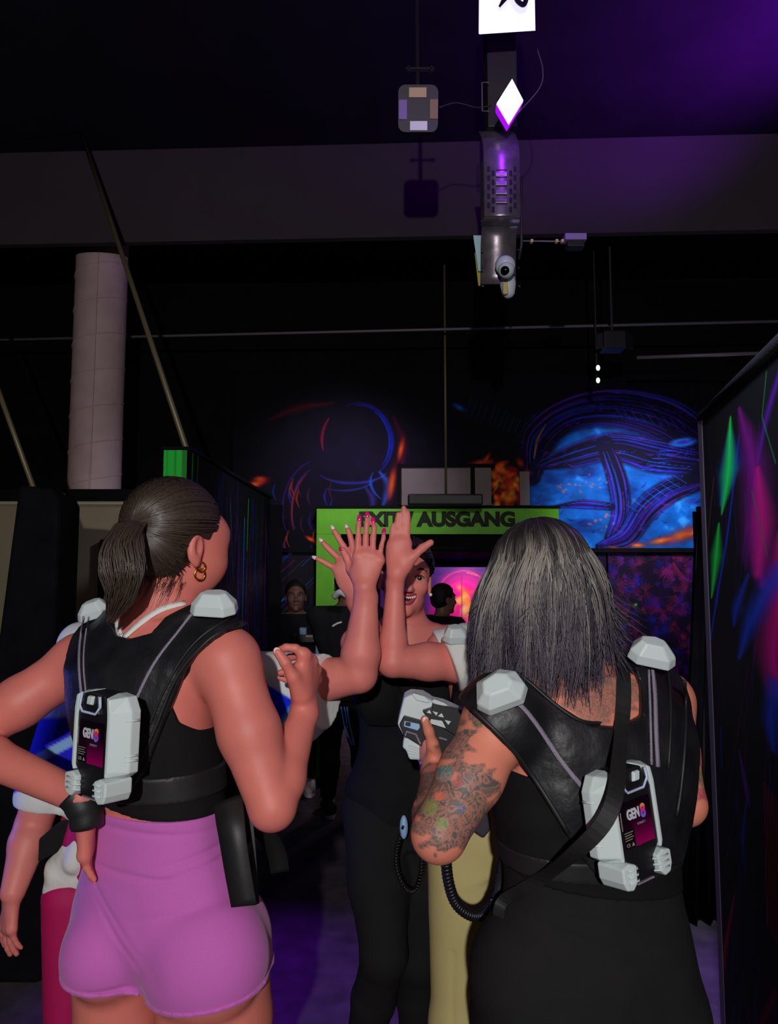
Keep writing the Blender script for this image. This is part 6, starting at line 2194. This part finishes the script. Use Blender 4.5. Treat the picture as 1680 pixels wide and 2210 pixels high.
# ================================================================== person in cream trousers
YE = 2.08
E_ = thing('person', 'person in cream trousers and white sleeve raising one palm, behind the grey-haired person', 'person', (P(1075, 1800, YE)[0], YE, 0))
pr = []
lm = standing(pr, (P(1090, 1500, YE)[0], YE), 188, 1.68, 1.0)
ERe, WRe = P(848, 1428, 1.93), P(853, 1258, 1.93)
SRe = P(1000, 1428, 2.0)
arm(pr, SRe, ERe, WRe, (.052, .047, .040, .033, .022))
ELe = lm['SL'] + np.array([.04, -.05, -.27])
arm(pr, lm['SL'], ELe, ELe + np.array([-.1, -.18, .05]))
hand_pose(pr, ELe + np.array([-.1, -.18, .05]), (-.6, -.6, .2), (0, 0, -1), -1, [(20, 30, 20)] * 4)
Y = 1.92
We = P(856, 1240, Y)
K = [P(878, 1174, Y), P(868, 1170, Y), P(856, 1172, Y), P(846, 1178, Y)]
fgE = [[K[0], P(880, 1142, Y), P(881, 1119, Y), P(880, 1106, Y)],
       [K[1], P(870, 1134, Y), P(872, 1108, Y), P(872, 1096, Y)],
       [K[2], P(857, 1140, Y), P(859, 1120, Y), P(860, 1110, Y)],
       [K[3], P(846, 1156, Y), P(847, 1142, Y), P(849, 1133, Y)]]
thE = [P(874, 1222, Y - .006), P(893, 1200, Y - .012), P(912, 1183, Y - .014), P(930, 1171, Y - .012)]
hand_pts(pr, We, K, fgE, thE, (0, -1, 0), rf=.0080, palm_r=.0145, rt=.0114)
pr.append(ell(P(860, 1205, Y), (.030, .016, .046), None, .015, 'hand'))
pr.append(ell(P(872, 1212, Y - .010), (.017, .014, .026), None, .015, 'hand'))
pr.append(cone(WRe, We, .022, .0225, .012, 'hand'))
HE = Head(P(1128, 1262, YE), (-.2, -1, 0), s=.98)
pr += HE.prims()
solid('body', pr, M['skin2'], E_, .0042)
HE.cap(E_, M['hairblack'], front=.066, low=-.05, hh=.006, tilt=.9)
HE.eyes(E_)
solid('trousers', [p for p in pr if p.tag in ('torso', 'leg')] + [cone(P(990, 1700, YE), P(1000, 2215, YE), .085, .080, .04), cone(P(1130, 1700, YE), P(1150, 2215, YE), .085, .080, .04), cone(P(1000, 2215, YE), P(1000, 2215, YE) * [1, 1, 0] + [0, 0, .1], .08, .09, .04), cone(P(1150, 2215, YE), P(1150, 2215, YE) * [1, 1, 0] + [0, 0, .1], .08, .09, .04)],
      M['cream'], E_, .006, off=.004, clip=[half((0, 0, 1), (0, 0, 1.06)), half((0, 0, -1), (0, 0, .06))],
      disp=lambda X, Y, Z: (.003 * np.exp(-((X - P(975, 2100, 2.0)[0] - (Z - .3) * .02) / .006) ** 2) * (Z < .6)).astype(np.float32))
slE = cone(P(1040, 1430, 2.02), P(990, 1428, 1.97), .070, .064, .03, 's')
solid('tee', [p for p in pr if p.tag in ('torso', 'trap')] + [slE], M['whitecloth'], E_, .005, off=.010, clip=[half((0, 0, -1), (0, 0, .98)), half((-1, -.1, -.35), P(978, 1425, 1.9))], disp=wobble(.002, 30, 20, 5))
vt = thing('laser_tag_vest', 'black laser tag vest over a white sleeve, behind the grey hair', 'laser tag vest', (P(1090, 1500, YE)[0], YE - .05, 1.1))
hx = solid('harness', [p for p in pr if p.tag in ('torso', 'trap', 'sh')], M['vest'], vt, .0055, off=.026, clip=[poly_sd([P(x, y, 1.95)[[0, 2]] for x, y in ((1008, 1385), (1060, 1345), (1180, 1345), (1230, 1390), (1230, 1640), (975, 1640), (985, 1480), (1010, 1420))])], disp=wobble(.003, 50, 26, 3))
pod(vt, P(985, 1374, 1.93), (.9, .2, .05), (0, 1, 0), (-.1, -.5, 1), .075, .06, .03)
hh_ = Hit(hx)
for seg in ([(1055, 1400), (1045, 1440), (1036, 1475)],):
    mb = MB(); surf_ribbon(mb, hh_, seg, .007, .004, .004, Y=1.95)
    mb.build('piping', M['piping'], vt, smooth=True)
# big coiled hose in front of the trousers, with its clip chain and strap tails
t = thing('coiled_hose', 'thick black coiled hose looping before the cream trousers', 'hose', P(1020, 1975, 1.75))
coil('hose', '', '', hoe([(962, 1840, 1.66), (968, 1900, 1.66), (985, 1950, 1.66), (1020, 1976, 1.65), (1052, 1968, 1.64), (1074, 1930, 1.62), (1084, 1880, 1.6)], 1.66), .0085, .0042, 44, M['gunblack'], t)
MB().tube(catmull(hoe([(1084, 1880, 1.6), (1090, 1830, 1.6), (1084, 1780, 1.6), (1072, 1730, 1.6)], 1.6), 5), .012, 8).build('sleeve', M['gunblack'], t, smooth=True)
mb = MB()
for y in (1728, 1742, 1756, 1770):
    mb.box(P(1070 + (y - 1728) * .25, y, 1.585), (.016, .006, .0035))
mb.build('clip_bars', M['piping'], t)
t = thing('strap_tail', 'loose black strap end with a buckle hanging between hose and black leggings', 'strap', P(1068, 2025, 1.6))
MB().ribbon(catmull(hoe([(1092, 1850, 1.56), (1085, 1900, 1.58), (1074, 1950, 1.58), (1066, 2000, 1.58), (1068, 2022, 1.58)], 1.6), 5), (1, 0, .1), np.concatenate([np.linspace(.026, .024, 13), np.linspace(.022, .006, 8)]), .004).build('webbing', M['webbing'], t, smooth=True)
MB().box(P(1072, 1950, 1.572), (.028, .008, .02)).build('buckle', M['gunblack'], t, bevel=.002)
t = thing('trouser_shade', 'small purple-lit pouch hanging behind the tattooed elbow', 'pouch', P(1038, 1800, 1.9))  # added dark sheet in place of the shade on the cream trousers
MB().prism(hoe([(1010, 1745, 1.9), (1055, 1738, 1.9), (1062, 1790, 1.9), (1045, 1812, 1.9), (1012, 1790, 1.9)], 1.9), (0, .03, 0), .9).build('shade_patch', M['smoke'], t, bevel=.006)

# ================================================================== people far behind
def far_person(label, px, deg, foot_py, H, top_m, leg_m, arms, hair='hairblack', skin='skin_dimmed', shoes='shoe_black', extra=None):
    Yf = CZ * 1600 / (foot_py - 1250.6)
    x = (px - 840) / 1600 * Yf
    t = thing('person', label, 'person', (x, Yf, 0))
    q = []
    l_ = standing(q, (x, Yf), deg, H, 1.1)
    r, f = l_['r'], l_['f']
    for side, (e, w_) in zip(('SR', 'SL'), arms):
        S = l_[side]
        E2 = S + r * e[0] + f * e[1] + np.array([0, 0, e[2]])
        W2 = E2 + r * w_[0] + f * w_[1] + np.array([0, 0, w_[2]])
        arm(q, S, E2, W2)
        d_ = norm(W2 - E2)
        nn = norm(np.cross(d_, r) + .001)
        hand_pose(q, W2, d_, nn, 1 if side == 'SR' else -1, [(20, 30, 20)] * 4)
    Hd = Head(l_['head'], f, s=.98)
    q += Hd.prims()
    solid('body', q, M[skin], t, .0075)
    Hd.cap(t, M[hair], hh=.008, front=.06)
    Hd.eyes(t)
    solid('shirt', [p for p in q if p.tag in ('torso', 'trap', 'uarm', 'sh')], M[top_m], t, .009, off=.014, clip=[half((0, 0, -1), (0, 0, .88)), half((0, 0, 1), (0, 0, 1.44 * H / 1.7))])
    solid('trousers', [p for p in q if p.tag in ('torso', 'leg')], M[leg_m], t, .009, off=.012, clip=[half((0, 0, 1), (0, 0, .95)), half((0, 0, -1), (0, 0, .12))])
    for s_ in (1, -1):
        c_ = np.array([x, Yf, 0]) + r * s_ * .11 - f * .02
        sh = [ell(c_ + f * .05 + [0, 0, .045], (.05, .14, .05), [r, f, (0, 0, 1)], .02), ell(c_ - f * .03 + [0, 0, .07], (.045, .06, .05), [r, f, (0, 0, 1)], .03)]
        solid('shoe', sh, M[shoes], t, .008, clip=[half((0, 0, -1), (0, 0, .022))])
        MB().prism([c_ + r * (.046 * math.cos(a)) + f * (.05 + .145 * math.sin(a)) + [0, 0, .002] for a in np.linspace(0, 6.28, 18)[:-1]], (0, 0, .024)).build('shoe_sole', M['shoe_white'], t)
    return t, l_, (x, Yf), r, f


tF, lF, cF, r_, f_ = far_person('dim person in a dark shirt holding a gun before the striped panel', 640, 172, 1694, 1.53, 'blackfabric', 'blackfabric', (((.08, 0, -.26), (-.06, .22, .02)), ((.06, 0, -.26), (-.08, .22, .02))), shoes='shoe_white')
Yg = cF[1] - .32
g = thing('laser_gun', 'small dark laser gun with pale ends held by the dim far person', 'laser gun', P(672, 1385, Yg))
MB().box(P(672, 1377, Yg), (.26, .06, .07)).build('body', M['gunblack'], g, bevel=.01)
MB().box(P(655, 1362, Yg - .01), (.05, .07, .05)).box(P(696, 1370, Yg - .01), (.04, .07, .05)).build('shell', M['bluewhite'], g, bevel=.008)
MB().box(P(688, 1402, Yg), (.04, .05, .09)).build('grip', M['bluewhite'], g, bevel=.008)
MB().box(P(676, 1373, Yg - .034), (.10, .004, .012)).build('strip', M['pad_cream'], g)
tG, lG, cG, r_, f_ = far_person('person in black seen from behind before the green frame, trousers with three pale stripes', 748, -12, 1738, 1.62, 'blackfabric2', 'blackfabric', (((.10, .02, -.27), (-.02, .18, -.05)), ((.08, 0, -.28), (.0, .2, .02))))
o_ = [o for o in tG.children if o.name.startswith('trousers')][0]
hg = Hit(o_)
for k_ in range(3):
    mb = MB()
    surf_ribbon(mb, hg, [(735 + k_ * 7, 1525), (741 + k_ * 7, 1560), (751 + k_ * 6, 1595), (757 + k_ * 4, 1609)], .010, .006, .004, Y=4.95)
    mb.build('stripe', M['stripe'], tG, smooth=True)
o_ = [o for o in tG.children if o.name.startswith('shirt')][0]
MB().tube(catmull([P(722, 1288, 4.92), P(735, 1278, 4.88), P(750, 1286, 4.88)], 5), .022, 8).build('collar', M['whitecloth'], tG, smooth=True)
mb = MB(); surf_ribbon(mb, Hit(o_), [(718, 1352), (728, 1346), (738, 1343)], .012, .006, .004, Y=4.9)
mb.build('sleeve_stripe', M['whitecloth'], tG, smooth=True)
tH, lH, cH, r_, f_ = far_person('short-haired person in black facing right with raised hand, before the magenta door', 952, 62, 1680, 1.50, 'blackfabric', 'blackfabric', (((.06, .16, -.16), (.02, .08, .24)), ((.06, .02, -.27), (.0, .2, .02))))
vt = thing('laser_tag_vest', 'dark laser tag vest on the far person before the magenta door', 'laser tag vest', lH['SR'] * [1, 1, 0] + [0, 0, 1.2])
pod(vt, P(985, 1357, cH[1] - .17), (1, 0, 0), (0, 1, 0), (0, -.6, 1), .13, .09, .05)
MB().ribbon(catmull([P(985, 1362, cH[1] - .22), P(972, 1374, cH[1] - .24), P(960, 1392, cH[1] - .22)], 4), (1, 0, .6), .02, .01).build('strap', M['piping'], vt)
tI, lI, cI, r_, f_ = far_person('dark person half hidden by the grey hair, before the magenta door', 1062, -60, 1660, 1.50, 'blackfabric', 'blackfabric', (((.08, .05, -.24), (-.02, .18, .05)), ((.10, .16, -.10), (-.02, .22, .05))))
